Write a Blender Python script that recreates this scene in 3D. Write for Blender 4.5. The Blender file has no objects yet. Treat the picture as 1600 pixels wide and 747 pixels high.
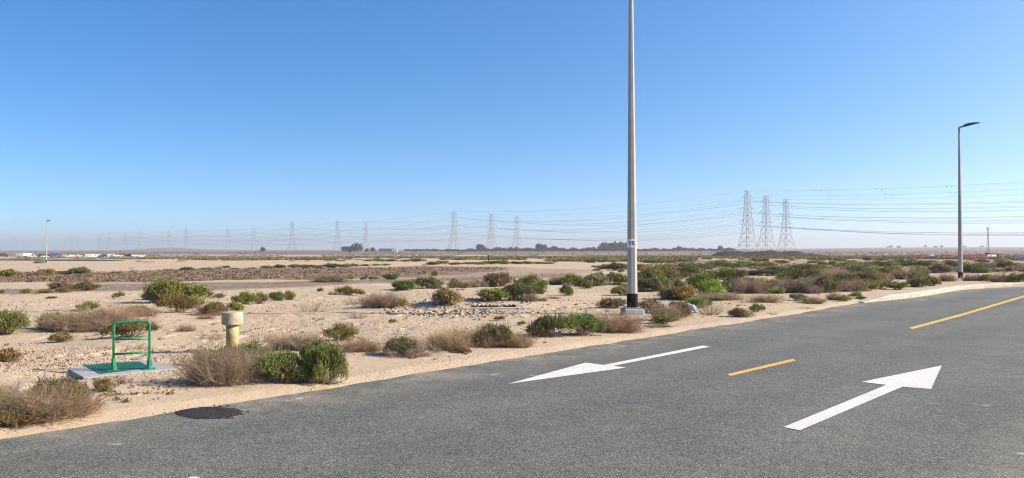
import bpy, bmesh, math, random
import numpy as np
from mathutils import Matrix, Vector

random.seed(7)
RNG = np.random.default_rng(11)
scene = bpy.context.scene
C = scene.collection
R = math.radians

# ------------------------------------------------------------------ camera
F = 1200.0                      # focal length in photo pixels (1600 wide)
CAM_H = 1.7
cam_d = bpy.data.cameras.new('camera')
cam = bpy.data.objects.new('camera', cam_d)
C.objects.link(cam)
cam_d.sensor_width = 36.0
cam_d.lens = 36.0 * F / 1600.0
cam_d.clip_start = 0.05
cam_d.clip_end = 20000
cam.location = (0, 0, CAM_H)
PITCH = math.atan(16.5 / F)
ROLL = R(-0.12)
CM = (Matrix.Rotation(math.pi / 2 + PITCH, 3, 'X') @ Matrix.Rotation(ROLL, 3, 'Z'))
cam.rotation_euler = CM.to_euler()
scene.camera = cam
CMn = np.array(CM)


def ray(px, py):
    v = CMn @ np.array([(px - 800) / F, -(py - 373.5) / F, -1.0])
    return v / v[1]             # per metre of depth (y)


def project(x, y, z):
    p = np.stack([x, y, z - CAM_H], -1) @ CMn
    d = np.where(-p[..., 2] > 0.05, -p[..., 2], 0.05)
    return 800 + F * p[..., 0] / d, 373.5 - F * p[..., 1] / d


# ------------------------------------------------------------------ noise
def _hash(ix, iy, seed):
    h = (ix.astype(np.int64) * 374761393 + iy.astype(np.int64) * 668265263 + seed * 144269504) & 0xffffffff
    h = ((h ^ (h >> 13)) * 1274126177) & 0xffffffff
    h = h ^ (h >> 16)
    return (h & 0xffff) / 65535.0


def vnoise(x, y, seed=0):
    x = np.asarray(x, float); y = np.asarray(y, float)
    ix = np.floor(x); iy = np.floor(y)
    fx = x - ix; fy = y - iy
    fx = fx * fx * (3 - 2 * fx); fy = fy * fy * (3 - 2 * fy)
    a = _hash(ix, iy, seed); b = _hash(ix + 1, iy, seed)
    c = _hash(ix, iy + 1, seed); d = _hash(ix + 1, iy + 1, seed)
    return (a + (b - a) * fx) * (1 - fy) + (c + (d - c) * fx) * fy


def fbm(x, y, seed=0, octv=3):
    s = 0; a = 0.5; t = 0
    for k in range(octv):
        s = s + a * vnoise(x, y, seed + k * 17); t += a
        x = x * 2.03 + 3.1; y = y * 2.03 + 1.7; a *= 0.5
    return s / t


def sstep(a, b, x):
    t = np.clip((x - a) / (b - a), 0, 1)
    return t * t * (3 - 2 * t)


# ------------------------------------------------------------------ terrain
TY = [0, 60, 100, 140, 240, 500, 800, 1000, 1300, 2000, 3500, 6500]
TZ = [0, -.02, -.22, -.42, -.85, -3.0, -3.1, -1.2, -.4, 0.0, .8, 3.0]


def terrain(x, y):
    x = np.asarray(x, float); y = np.asarray(y, float)
    r = np.sqrt(x * x + y * y)
    z = np.interp(r, TY, TZ)
    amp = sstep(80, 300, r) * .06 + sstep(1200, 2500, r) * 1.1
    z = z + amp * (fbm(x / (60 + r * .16), y / (60 + r * .16), 5, 3) - .5) * 2
    # a long low rise on the far left and one on the far right
    ang = np.degrees(np.arctan2(x, np.maximum(y, 1e-3)))
    z = z + 13 * np.exp(-((ang + 24.0) / 2.2) ** 2) * sstep(2500, 4200, r) * (y > 0)
    z = z + 5.5 * sstep(17, 27, ang) * sstep(1500, 3000, r) * (y > 0)
    return z


# road frame: s along the road, L to its left
TH = math.atan(1095 / F)
UX, UY = math.sin(TH), math.cos(TH)


def sl(s, L):
    return s * UX - L * UY, s * UY + L * UX


def flat(px, py, z=0.0):
    v = ray(px, py)
    t = (z - CAM_H) / v[2]
    return v[0] * t, t


L_EDGE = 4.755 * CAM_H
k_px = [(1350, 473), (1400, 468.5), (1450, 462), (1500, 453), (1550, 449.6), (1600, 447.8)]
K = [flat(*p) for p in k_px]
s0 = K[0][0] * UX + K[0][1] * UY
LEFT = np.array([sl(-90, L_EDGE), sl(s0 - 6, L_EDGE)] + K + [(31, 37.2), (46, 38.4), (95, 37)])
RIGHT = np.array([sl(-90, .55), sl(17, .55), (18, 18.6), (27, 22), (45, 23.5), (95, 22)])


def sdist(P, x, y):
    """signed distance to a polyline, positive on its left"""
    x = np.asarray(x, float); y = np.asarray(y, float)
    best = np.full(x.shape, 1e18); sg = np.ones(x.shape)
    for (ax, ay), (bx, by) in zip(P[:-1], P[1:]):
        dx, dy = bx - ax, by - ay
        l2 = dx * dx + dy * dy
        t = np.clip(((x - ax) * dx + (y - ay) * dy) / l2, 0, 1)
        d2 = (x - ax - t * dx) ** 2 + (y - ay - t * dy) ** 2
        cr = dx * (y - ay) - dy * (x - ax)
        m = d2 < best
        best = np.where(m, d2, best); sg = np.where(m, np.sign(cr), sg)
    return np.sqrt(best) * sg


KERB_S = K[0][0] * UX + K[0][1] * UY


def ground(x, y, fine=True):
    """height of the sand"""
    x = np.asarray(x, float); y = np.asarray(y, float)
    T = terrain(x, y)
    dl = sdist(LEFT, x, y); dr = -sdist(RIGHT, x, y)
    d = np.maximum(dl, dr)
    r = np.sqrt(x * x + y * y)
    s = x * UX + y * UY
    near = 1 - sstep(45, 110, r)
    kerbz = sstep(KERB_S - 1.0, KERB_S + 3, s) * (dl > 0)
    n1 = fbm(x / 1.7, y / 1.7, 21, 3) - .5
    n2 = fbm(x / .30, y / .30, 31, 2) - .5
    edge = np.clip(d * .17 + (fbm(x / .45, y / .45, 41, 3) - .5) * .03 + (fbm(x / 2.5, y / 2.5, 43, 2) - .5) * .03, -.08, .05) + .004
    out = sstep(.3, 2.2, d)
    z = edge + out * (.05 + n1 * .10)
    pits = sstep(.12, .26, n2) * -.05 + n2 * .035
    tr = sstep(.42, .6, fbm(x / 2.6, y / 2.6, 51, 2))
    z = z + out * pits * (.2 + tr * .8)
    # kerb backing
    kb = kerbz * (.155 * (1 - sstep(2.5, 7, dl)))
    z = np.where((kerbz > 0) & (dl > 0), z * (1 - kerbz * (1 - sstep(3, 8, dl))) + kb * sstep(.1, .5, dl) - .06 * kerbz * (1 - sstep(.1, .5, dl)), z)
    # rubble mound left of the tall post
    mx, my = -1.4, 21.6
    z = z + .24 * np.exp(-((x - mx) / 2.6) ** 2 - ((y - my) / .9) ** 2)
    z = z + .10 * np.exp(-((x - 1.2) / 1.8) ** 2 - ((y - 22.4) / .8) ** 2)
    # the sand is scooped away round the drain slab
    cs = np.exp(-(((x + 5.15) / 1.25) ** 2 + ((y - 10.4) / .95) ** 2) ** 2)
    z = z * (1 - cs) + cs * .06 * (1 - 1.2 * sstep(-5.3, -5.9, x) * sstep(10.6, 10.2, y))
    # broad dune swells further out
    z = z + sstep(6, 16, d) * near * (fbm(x / 9, y / 9, 61, 2) - .5) * .30
    z = np.where(d < -.6, -.08, z)
    return T + z * near + (1 - near) * .02


def at(px, py, dz=0.0):
    """ground point seen at a photo pixel"""
    v = ray(px, py)
    t0 = max(3.0, (CAM_H - .5) / max(-v[2], 1e-4) * .7) if v[2] < -.012 else 40.0
    lo, hi = t0, 6000.0
    for n_ in (900, 60, 60):
        ts = np.geomspace(lo, hi, n_)
        g = CAM_H + v[2] * ts - (ground(v[0] * ts, ts) + dz)
        k = int(np.argmax(g < 0)) if (g < 0).any() else len(ts) - 1
        lo, hi = ts[max(k - 1, 0)], ts[k]
    x, y = v[0] * hi, hi
    return x, y, float(ground(np.array([x]), np.array([y]))[0])


def at_depth(px, Z):
    v = ray(px, 390)
    x = v[0] * Z
    return x, Z, float(ground(np.array([x]), np.array([float(Z)]))[0])


# ------------------------------------------------------------------ materials
def nt(name):
    m = bpy.data.materials.new(name); m.use_nodes = True
    t = m.node_tree; t.nodes.clear()
    out = t.nodes.new('ShaderNodeOutputMaterial')
    return m, t, out


class N:
    def __init__(s, t): s.t = t
    def __call__(s, kind, **kw):
        n = s.t.nodes.new('ShaderNode' + kind)
        for k, v in kw.items():
            if k == 'ins':
                for a, b in v.items():
                    if hasattr(b, 'links') or isinstance(b, bpy.types.NodeSocket): s.t.links.new(b, n.inputs[a])
                    else: n.inputs[a].default_value = b
            else: setattr(n, k, v)
        return n
    def mix(s, f, a, b, mode='MIX'):
        n = s.t.nodes.new('ShaderNodeMix'); n.data_type = 'RGBA'; n.blend_type = mode
        for i, v in ((0, f), (6, a), (7, b)):
            if isinstance(v, bpy.types.NodeSocket): s.t.links.new(v, n.inputs[i])
            else: n.inputs[i].default_value = v if i == 0 else (*v, 1) if len(v) == 3 else v
        return n.outputs[2]
    def math(s, op, a, b=0.0, clamp=False):
        n = s.t.nodes.new('ShaderNodeMath'); n.operation = op; n.use_clamp = clamp
        for i, v in ((0, a), (1, b)):
            if isinstance(v, bpy.types.NodeSocket): s.t.links.new(v, n.inputs[i])
            else: n.inputs[i].default_value = v
        return n.outputs[0]
    def ramp(s, v, lo, hi, a=0.0, b=1.0):
        n = s.t.nodes.new('ShaderNodeMapRange'); n.interpolation_type = 'SMOOTHSTEP'
        s.t.links.new(v, n.inputs[0])
        for i, q in ((1, lo), (2, hi), (3, a), (4, b)): n.inputs[i].default_value = q
        return n.outputs[0]
    def noise(s, co, scale, detail=3, rough=.55, dist=0.0):
        n = s.t.nodes.new('ShaderNodeTexNoise')
        s.t.links.new(co, n.inputs['Vector'])
        n.inputs['Scale'].default_value = scale; n.inputs['Detail'].default_value = detail
        n.inputs['Roughness'].default_value = rough; n.inputs['Distortion'].default_value = dist
        return n.outputs['Fac']


def plain(name, col, rough=.6, metal=0.0, var=.12, scale=6.0, bump=0.0, spec=.5):
    m, t, out = nt(name); n = N(t)
    co = n('TexCoord').outputs['Object']
    f = n.noise(co, scale, 4, .6)
    c = n.mix(n.ramp(f, .3, .7), tuple(max(0, v * (1 - var)) for v in col), tuple(min(1, v * (1 + var)) for v in col))
    p = n('BsdfPrincipled', ins={'Base Color': c, 'Roughness': rough, 'Metallic': metal, 'Specular IOR Level': spec})
    if bump:
        b = n('Bump', ins={'Height': n.noise(co, scale * 6, 4, .6), 'Strength': bump, 'Distance': .02})
        t.links.new(b.outputs[0], p.inputs['Normal'])
    t.links.new(p.outputs[0], out.inputs[0])
    return m


def tinted(name, transl=.25, rough=.65, spread=.55, yel=.25, dead=False):
    """colour from the object, varied leaf by leaf through the mesh attribute 'tint'"""
    m, t, out = nt(name); n = N(t)
    oi = n('ObjectInfo')
    a = n('Attribute', attribute_name='tint')
    ft = a.outputs['Fac']
    val = n.math('MULTIPLY_ADD', ft, spread * 2); t.nodes[-1].inputs[2].default_value = 1 - spread
    sc = n('VectorMath', operation='SCALE', ins={0: oi.outputs['Color'], 'Scale': val})
    warm = n.mix(1.0, sc.outputs[0], (1.2, 1.06, .8), 'MULTIPLY')
    c = n.mix(n.math('MULTIPLY', n.ramp(ft, .55, 1.0), yel * 3, True), sc.outputs[0], warm)
    if dead: c = n.mix(n.ramp(ft, .12, .04), c, (.27, .185, .105))
    d = n('BsdfPrincipled', ins={'Base Color': c, 'Roughness': rough, 'Specular IOR Level': .25})
    if transl:
        tr = n('BsdfTranslucent', ins={'Color': c})
        mx = n('MixShader', ins={0: transl, 1: d.outputs[0], 2: tr.outputs[0]})
        t.links.new(mx.outputs[0], out.inputs[0])
    else:
        t.links.new(d.outputs[0], out.inputs[0])
    return m


def make_sand():
    m, t, out = nt('sand_soil'); n = N(t)
    g = n('NewGeometry'); co = g.outputs['Position']
    z = n('Attribute', attribute_name='zones')
    sep = n('SeparateColor', ins={0: z.outputs['Color']})
    big = n.noise(co, .11, 4, .6)
    mid = n.noise(co, .9, 4, .65)
    fin = n.noise(co, 9, 4, .7)
    sand = n.mix(n.ramp(big, .3, .7), (.405, .31, .207), (.495, .388, .268))
    sand = n.mix(n.ramp(mid, .3, .75), sand, (.425, .33, .225))
    sand = n.mix(n.math('MULTIPLY', n.ramp(fin, .45, .75), .35), sand, (.35, .255, .18))
    # small stones and clods
    v = n('TexVoronoi', feature='F1', ins={'Vector': co, 'Scale': 14.0, 'Randomness': 1.0})
    spk = n.math('MULTIPLY', n.ramp(v.outputs['Distance'], .30, .16), n.ramp(n.noise(co, .6, 3), .45, .62))
    vc = n('SeparateColor', ins={0: v.outputs['Color']})
    sand = n.mix(n.math('MULTIPLY', spk, .8), sand, n.mix(vc.outputs[0], (.25, .18, .125), (.56, .46, .36)))
    # dark brown gravel field
    v2 = n('TexVoronoi', feature='F1', ins={'Vector': co, 'Scale': 3.6, 'Randomness': 1.0})
    v2c = n('SeparateColor', ins={0: v2.outputs['Color']})
    gcol = n.mix(n.ramp(n.noise(co, .35, 4, .7), .35, .7), (.155, .107, .07), (.24, .172, .115))
    gcol = n.mix(n.math('MULTIPLY', n.ramp(v2.outputs['Distance'], .34, .15), n.ramp(v2c.outputs[0], .55, .8)), gcol, (.36, .27, .185))
    gcol = n.mix(n.math('MULTIPLY', n.ramp(v2.outputs['Distance'], .34, .15), n.ramp(v2c.outputs[1], .6, .8)), gcol, (.12, .08, .055))
    c = n.mix(sep.outputs[0], sand, gcol)
    # compacted grey-brown track
    tcol = n.mix(n.ramp(n.noise(co, .5, 4, .7), .3, .7), (.155, .118, .086), (.235, .18, .135))
    c = n.mix(sep.outputs[1], c, tcol)
    # far plain, litter-covered soil
    fco = n('VectorMath', operation='MULTIPLY', ins={0: co, 1: (.18, 1.0, 1.0)}).outputs[0]
    fcol = n.mix(n.ramp(n.noise(fco, .012, 6, .75), .42, .60), (.072, .055, .036), (.225, .165, .112))
    c = n.mix(sep.outputs[2], c, fcol)
    hgt = n.math('ADD', n.math('MULTIPLY', fin, .6), n.math('MULTIPLY', n.noise(co, 30, 3, .7), .3))
    hgt = n.math('ADD', hgt, n.math('MULTIPLY', spk, .8))
    b = n('Bump', ins={'Height': hgt, 'Strength': .75, 'Distance': .035})
    p = n('BsdfPrincipled', ins={'Base Color': c, 'Roughness': .95, 'Specular IOR Level': .1})
    t.links.new(b.outputs[0], p.inputs['Normal'])
    t.links.new(p.outputs[0], out.inputs[0])
    return m


def make_asphalt(name='asphalt', lo=(.046, .046, .038), hi=(.170, .169, .140), dust=True):
    m, t, out = nt(name); n = N(t)
    g = n('NewGeometry'); co = g.outputs['Position']
    v = n('TexVoronoi', feature='F1', ins={'Vector': co, 'Scale': 80.0, 'Randomness': 1.0})
    vc = n('SeparateColor', ins={0: v.outputs['Color']})
    v3 = n('TexVoronoi', feature='F1', ins={'Vector': co, 'Scale': 34.0, 'Randomness': 1.0})
    v3c = n('SeparateColor', ins={0: v3.outputs['Color']})
    c = n.mix(vc.outputs[0], lo, hi)
    c = n.mix(n.ramp(v3c.outputs[0], .2, .9, 0, .35 if dust else 0), c, n.mix(vc.outputs[1], (.036, .038, .034), (.275, .28, .25)))
    if dust: c = n.mix(n.ramp(vc.outputs[2], .95, .98, 0, .6), c, (.32, .31, .29))
    big = n.noise(co, .45, 5, .65)
    c = n.mix(1.0, c, n.mix(n.ramp(big, .3, .7), (.88, .89, .89), (1.09, 1.08, 1.06)), 'MULTIPLY')
    blo = n.noise(co, 2.2, 4, .7)
    c = n.mix(1.0, c, n.mix(n.ramp(blo, .3, .7), (.92, .92, .92), (1.06, 1.06, 1.06)), 'MULTIPLY')
    if dust:
        a = n('Attribute', attribute_name='edge')
        df = n.math('MULTIPLY', n.ramp(a.outputs['Fac'], 1.3, .0), n.ramp(n.noise(co, 1.3, 5, .7), .42, .66))
        c = n.mix(n.math('MULTIPLY', df, .55), c, (.33, .27, .20))
        sp = n.math('MULTIPLY', n.ramp(n.noise(co, 1.5, 4, .75), .63, .70), n.ramp(a.outputs['Fac'], 2.6, .4))
        c = n.mix(n.math('MULTIPLY', sp, .75), c, (.42, .37, .31))
    if dust:     # faint wheel tracks, paler where tyres polish the stone
        wv = n('Math', operation='SINE', ins={0: n.math('MULTIPLY', a.outputs['Fac'], 3.5)})
        c = n.mix(1.0, c, n.mix(n.ramp(n.math('ADD', wv.outputs[0], n.math('MULTIPLY', n.noise(co, .8, 4), 1.2)), -.6, 1.6), (.94, .94, .94), (1.05, 1.05, 1.05)), 'MULTIPLY')
    b = n('Bump', ins={'Height': v.outputs['Distance'], 'Strength': .55 if dust else .15, 'Distance': .006})
    p = n('BsdfPrincipled', ins={'Base Color': c, 'Roughness': .82 if dust else 1.0, 'Specular IOR Level': .3 if dust else .05})
    t.links.new(b.outputs[0], p.inputs['Normal'])
    t.links.new(p.outputs[0], out.inputs[0])
    return m


def make_paint(name, col, worn):
    m, t, out = nt(name); n = N(t)
    g = n('NewGeometry'); co = g.outputs['Position']
    v = n('TexVoronoi', feature='F1', ins={'Vector': co, 'Scale': 60.0, 'Randomness': 1.0})
    vc = n('SeparateColor', ins={0: v.outputs['Color']})
    c = n.mix(n.ramp(n.noise(co, 2.5, 5, .7), .3, .7), tuple(q * .9 for q in col), col)
    c = n.mix(n.math('MULTIPLY', n.ramp(n.noise(co, 9, 4, .75), .58, .75), worn), c, tuple(q * .55 for q in col))
    c = n.mix(n.ramp(vc.outputs[0], .93, .98, 0, .5), c, (.16, .16, .15))
    b = n('Bump', ins={'Height': v.outputs['Distance'], 'Strength': .25, 'Distance': .004})
    p = n('BsdfPrincipled', ins={'Base Color': c, 'Roughness': .7, 'Specular IOR Level': .3})
    t.links.new(b.outputs[0], p.inputs['Normal'])
    t.links.new(p.outputs[0], out.inputs[0])
    return m


M = dict(
    sand=make_sand(), asphalt=make_asphalt(),
    patch=make_asphalt('fresh_asphalt', (.016, .016, .018), (.058, .058, .060), False),
    white=make_paint('white_road_paint', (.64, .61, .55), .5),
    yellow=make_paint('yellow_road_paint', (.60, .385, .085), .7),
    leaf=tinted('leaf', .28, .6, .6, .25, True), twig=tinted('dry_twig', .0, .85, .45, .15),
    tuft=tinted('dry_tuft', .2, .85, .5, .2), stone=tinted('stone', 0, .9, .35, .1),
    concrete=plain('concrete', (.35, .335, .31), .85, 0, .16, 5, .4, .2),
    slab=plain('grey_precast_concrete', (.31, .31, .305), .85, 0, .1, 7, .3, .2),
    kerb=plain('pale_kerb_concrete', (.42, .365, .29), .9, 0, .14, 3, .4, .2),
    green=plain('green_paint', (.010, .18, .07), .42, 0, .3, 14, 0),
    greengrate=plain('green_grating', (.014, .125, .08), .6, 0, .2, 9, 0),
    pole=plain('galvanised_pole', (.31, .31, .285), .55, 0, .07, 3, 0, .3),
    black=plain('black_paint', (.010, .010, .011), .85, 0, .2, 8, 0, .12),
    plate=plain('white_plate', (.72, .73, .73), .5, 0, .04, 8, 0),
    ink=plain('black_ink', (.01, .01, .012), .6, 0, 0, 8, 0),
    head=plain('dark_lamp_housing', (.06, .065, .07), .45, .3, .1, 6, 0),
    lens=plain('lamp_lens', (.5, .5, .48), .2, 0, .05, 6, 0),
    cap=plain('weathered_grp_cap', (.33, .305, .205), .8, 0, .22, 9, .3),
    pipe=plain('yellowed_pipe', (.33, .27, .125), .65, 0, .28, 5, .2),
    steel=plain('galvanised_lattice_steel', (.235, .24, .235), .55, .3, .08, .2, 0),
    insul=plain('insulator', (.30, .31, .32), .35, 0, .1, 1, 0),
    cable=plain('aluminium_cable', (.27, .275, .285), .5, .1, .05, .1, 0),
    ball=plain('marker_ball', (.20, .15, .14), .6, 0, .1, 1, 0),
    spoil=plain('dark_spoil', (.036, .021, .019), .95, 0, .45, .5, .8, .1),
    red=plain('red_plastic', (.46, .035, .025), .45, 0, .12, 1, 0),
    wplastic=plain('white_plastic', (.68, .68, .69), .45, 0, .06, 1, 0),
    blue=plain('blue_plastic', (.10, .16, .46), .45, 0, .12, 1, 0),
    cwhite=plain('white_car_paint', (.72, .72, .71), .3, 0, .03, 1, 0),
    cdark=plain('dark_car_paint', (.035, .04, .06), .3, 0, .1, 1, 0),
    cred=plain('maroon_car_paint', (.10, .02, .022), .3, 0, .1, 1, 0),
    cblue=plain('blue_car_paint', (.05, .09, .21), .3, 0, .1, 1, 0),
    glass=plain('dark_glass', (.02, .025, .03), .08, 0, 0, 1, 0),
    rubber=plain('rubber', (.015, .015, .015), .8, 0, .1, 1, 0),
    cabin=plain('white_cabin_sheet', (.70, .69, .65), .6, 0, .05, 1, 0),
    cream=plain('cream_cabin_sheet', (.62, .56, .40), .6, 0, .06, 1, 0),
    rooff=plain('grey_sheet_roof', (.30, .30, .30), .6, .2, .08, 1, 0),
    bag=plain('plastic_bag', (.36, .50, .68), .4, 0, .12, 9, 0),
    bark=plain('bark', (.13, .095, .065), .9, 0, .2, 3, 0),
)


# ------------------------------------------------------------------ mesh helpers
class MB:
    def __init__(s): s.v = []; s.f = []; s.t = []; s.n = 0
    def add(s, v, f, tint=None):
        v = [tuple(map(float, q)) for q in v]
        s.v += v; s.f += [tuple(i + s.n for i in q) for q in f]; s.n += len(v)
        s.t += [(.5 if tint is None else tint)] * len(v)
        return s
    def box(s, c, d, rz=0.0, taper=1.0):
        cx, cy, cz = c; a, b, h = d[0] / 2, d[1] / 2, d[2] / 2
        co, si = math.cos(rz), math.sin(rz); v = []
        for z, k in ((-h, 1.0), (h, taper)):
            for x, y in ((-a, -b), (a, -b), (a, b), (-a, b)):
                x, y = x * k, y * k
                v.append((cx + x * co - y * si, cy + x * si + y * co, cz + z))
        return s.add(v, [(3, 2, 1, 0), (4, 5, 6, 7), (0, 1, 5, 4), (1, 2, 6, 5), (2, 3, 7, 6), (3, 0, 4, 7)])
    def tube(s, pts, rad, n=8, caps=True, tint=None, twist=0.0):
        pts = [Vector(p) for p in pts]
        if not hasattr(rad, '__len__'): rad = [rad] * len(pts)
        v = []; f = []
        prev = None
        for i, p in enumerate(pts):
            a = pts[max(i - 1, 0)]; b = pts[min(i + 1, len(pts) - 1)]
            d = (b - a).normalized()
            if prev is None:
                ref = Vector((1, 0, 0)) if abs(d.x) < .8 else Vector((0, 1, 0))
                u = (ref - d * ref.dot(d)).normalized()
            else:
                u = (prev - d * prev.dot(d)).normalized()
            prev = u; w = d.cross(u)
            for k in range(n):
                an = twist + 2 * math.pi * k / n
                v.append(p + (u * math.cos(an) + w * math.sin(an)) * rad[i])
        for i in range(len(pts) - 1):
            for k in range(n):
                a = i * n + k; b = i * n + (k + 1) % n
                f.append((a, b, b + n, a + n))
        if caps:
            f.append(tuple(reversed(range(n)))); f.append(tuple(range((len(pts) - 1) * n, len(pts) * n)))
        return s.add(v, f, tint)
    def lathe(s, prof, n=24, c=(0, 0, 0)):
        v = []; f = []
        for r, z in prof:
            for k in range(n):
                a = 2 * math.pi * k / n
                v.append((c[0] + r * math.cos(a), c[1] + r * math.sin(a), c[2] + z))
        for i in range(len(prof) - 1):
            for k in range(n):
                a = i * n + k; b = i * n + (k + 1) % n
                f.append((a, b, b + n, a + n))
        f.append(tuple(reversed(range(n)))); f.append(tuple(range((len(prof) - 1) * n, len(prof) * n)))
        return s.add(v, f)
    def beam(s, a, b, w):
        a = Vector(a); b = Vector(b); d = (b - a).normalized()
        ref = Vector((0, 0, 1)) if abs(d.z) < .9 else Vector((1, 0, 0))
        u = d.cross(ref).normalized() * w / 2; q = d.cross(u).normalized() * w / 2
        v = [a + u + q, a - u + q, a - u - q, a + u - q, b + u + q, b - u + q, b - u - q, b + u - q]
        return s.add(v, [(0, 1, 5, 4), (1, 2, 6, 5), (2, 3, 7, 6), (3, 0, 4, 7)])
    def mesh(s, name, mat, smooth=False, tint=False):
        me = bpy.data.meshes.new(name)
        me.from_pydata(s.v, [], s.f); me.update()
        if mat is not None: me.materials.append(mat)
        if smooth: me.shade_smooth() if hasattr(me, 'shade_smooth') else None
        if tint:
            at_ = me.attributes.new('tint', 'FLOAT', 'POINT'); at_.data.foreach_set('value', np.array(s.t, np.float32))
        return me
    def build(s, name, mat, parent=None, smooth=False, bevel=0.0, tint=False):
        return link(name, s.mesh(name, mat, smooth, tint), parent, bevel)


def link(name, me, parent=None, bevel=0.0):
    o = bpy.data.objects.new(name, me); C.objects.link(o)
    if parent is not None: o.parent = parent
    if bevel:
        b = o.modifiers.new('bevel', 'BEVEL'); b.width = bevel; b.segments = 2; b.limit_method = 'ANGLE'
    return o


def np_mesh(name, V, Fc, mat, tint=None):
    """V (n,3), Fc (m,k) arrays"""
    me = bpy.data.meshes.new(name)
    k = Fc.shape[1]
    me.vertices.add(len(V)); me.vertices.foreach_set('co', np.asarray(V, np.float32).ravel())
    me.loops.add(Fc.size); me.loops.foreach_set('vertex_index', Fc.astype(np.int32).ravel())
    me.polygons.add(len(Fc)); me.polygons.foreach_set('loop_start', np.arange(0, Fc.size, k, dtype=np.int32))
    try: me.polygons.foreach_set('loop_total', np.full(len(Fc), k, np.int32))
    except Exception: pass
    me.update(calc_edges=True)
    me.validate()
    if mat: me.materials.append(mat)
    if tint is not None:
        a = me.attributes.new('tint', 'FLOAT', 'POINT'); a.data.foreach_set('value', np.asarray(tint, np.float32))
    return me


def tag(o, label=None, cat=None, group=None, kind=None):
    if label: o['label'] = label
    if cat: o['category'] = cat
    if group: o['group'] = group
    if kind: o['kind'] = kind
    return o


def empty(name, loc=(0, 0, 0), rz=0.0):
    o = bpy.data.objects.new(name, None); C.objects.link(o)
    o.empty_display_size = .2
    o.location = loc; o.rotation_euler = (0, 0, rz)
    return o


def kids(o):
    return [c for c in list(C.objects) if c.parent == o]


def dup_tree(o, parent=None):
    c = o.copy(); C.objects.link(c)
    if parent is not None: c.parent = parent
    for ch in list(o.children): dup_tree(ch, c)
    return c


# ------------------------------------------------------------------ world, sun, haze
SUN_EL, SUN_AZ = R(29), R(93)          # azimuth clockwise from the view direction (+Y)
w = bpy.data.worlds.new('World'); scene.world = w; w.use_nodes = True
t = w.node_tree; t.nodes.clear(); n = N(t)
tc = n('TexCoord')
sky = n('TexSky', sky_type='NISHITA', sun_disc=False, sun_elevation=SUN_EL, sun_rotation=SUN_AZ,
        altitude=0, air_density=1.0, dust_density=1.8, ozone_density=1.6)
vm = n('VectorMath', operation='MULTIPLY_ADD', ins={0: tc.outputs['Generated'], 1: (1, 1, 1.7), 2: (0, 0, .075)})
vn = n('VectorMath', operation='NORMALIZE', ins={0: vm.outputs[0]})
t.links.new(vn.outputs[0], sky.inputs['Vector'])
hs = n('HueSaturation', ins={'Hue': .5015, 'Saturation': 1.42, 'Color': sky.outputs[0]})
bg = n('Background', ins={'Color': hs.outputs[0], 'Strength': .138})
ow = n('OutputWorld'); t.links.new(bg.outputs[0], ow.inputs[0])

sd = bpy.data.lights.new('sun', 'SUN'); so = bpy.data.objects.new('sun', sd); C.objects.link(so)
sd.energy = 5.0; sd.angle = R(.55); sd.color = (1.0, .89, .745)
sv = Vector((math.sin(SUN_AZ) * math.cos(SUN_EL), math.cos(SUN_AZ) * math.cos(SUN_EL), math.sin(SUN_EL)))
so.rotation_euler = sv.to_track_quat('Z', 'Y').to_euler()
so.location = (60, 0, 50)

scene.view_settings.view_transform = 'Standard'
scene.view_settings.look = 'None'
scene.view_settings.exposure = .93
scene.view_settings.gamma = 1
try: scene.view_settings.use_curve_mapping = False
except Exception: pass
scene.render.engine = 'CYCLES'
cy = scene.cycles
cy.max_bounces = 6; cy.diffuse_bounces = 3; cy.glossy_bounces = 2; cy.transmission_bounces = 3
cy.volume_bounces = 0; cy.transparent_max_bounces = 6
cy.use_denoising = True
try: cy.denoising_prefilter = 'ACCURATE'; cy.denoising_input_passes = 'RGB_ALBEDO_NORMAL'
except Exception: pass
cy.filter_width = 1.15
cy.caustics_reflective = False; cy.caustics_refractive = False

HAZE = .00027
m, t, out = nt('haze_air'); n = N(t)
pv = n('VolumePrincipled', ins={'Color': (.72, .73, .79, 1), 'Density': HAZE, 'Anisotropy': .25})
t.links.new(pv.outputs[0], out.inputs['Volume'])
try: m.cycles.homogeneous_volume = True; m.cycles.volume_sampling = 'DISTANCE'
except Exception: pass
hz = MB().box((0, 0, 32), (13400, 13400, 108)).build('haze', m)
tag(hz, kind='stuff')

# ------------------------------------------------------------------ the ground sheet
rings = np.concatenate([np.linspace(.4, 4.2, 10), np.geomspace(4.5, 44, 450), np.geomspace(44.6, 6450, 270)])
ang = np.concatenate([np.radians(np.arange(-180, -42, 4.0)), np.radians(np.arange(-42, 42, .125)), np.radians(np.arange(42, 180, 4.0))])
nr, na = len(rings), len(ang)
rr, aa = np.meshgrid(rings, ang, indexing='ij')
GX = (rr * np.sin(aa)).ravel(); GY = (rr * np.cos(aa)).ravel()
GZ = ground(GX, GY)
i = np.arange(nr - 1)[:, None] * na; j = np.arange(na)[None, :]; j2 = (j + 1) % na
Fc = np.stack([i + j, i + j2, i + na + j2, i + na + j], -1).reshape(-1, 4)
# centre fan left to one extra vertex
V = np.concatenate([np.stack([GX, GY, GZ], 1), [[0, 0, float(ground(np.array([0.]), np.array([0.]))[0])]]])
gme = np_mesh('ground', V, Fc[:, ::-1], M['sand'])
# soil zones: patches of ground of another colour, outlined where the photo shows them
PX, PY = project(V[:, 0], V[:, 1], terrain(V[:, 0], V[:, 1]))
ahead = V[:, 1] > 1


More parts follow.
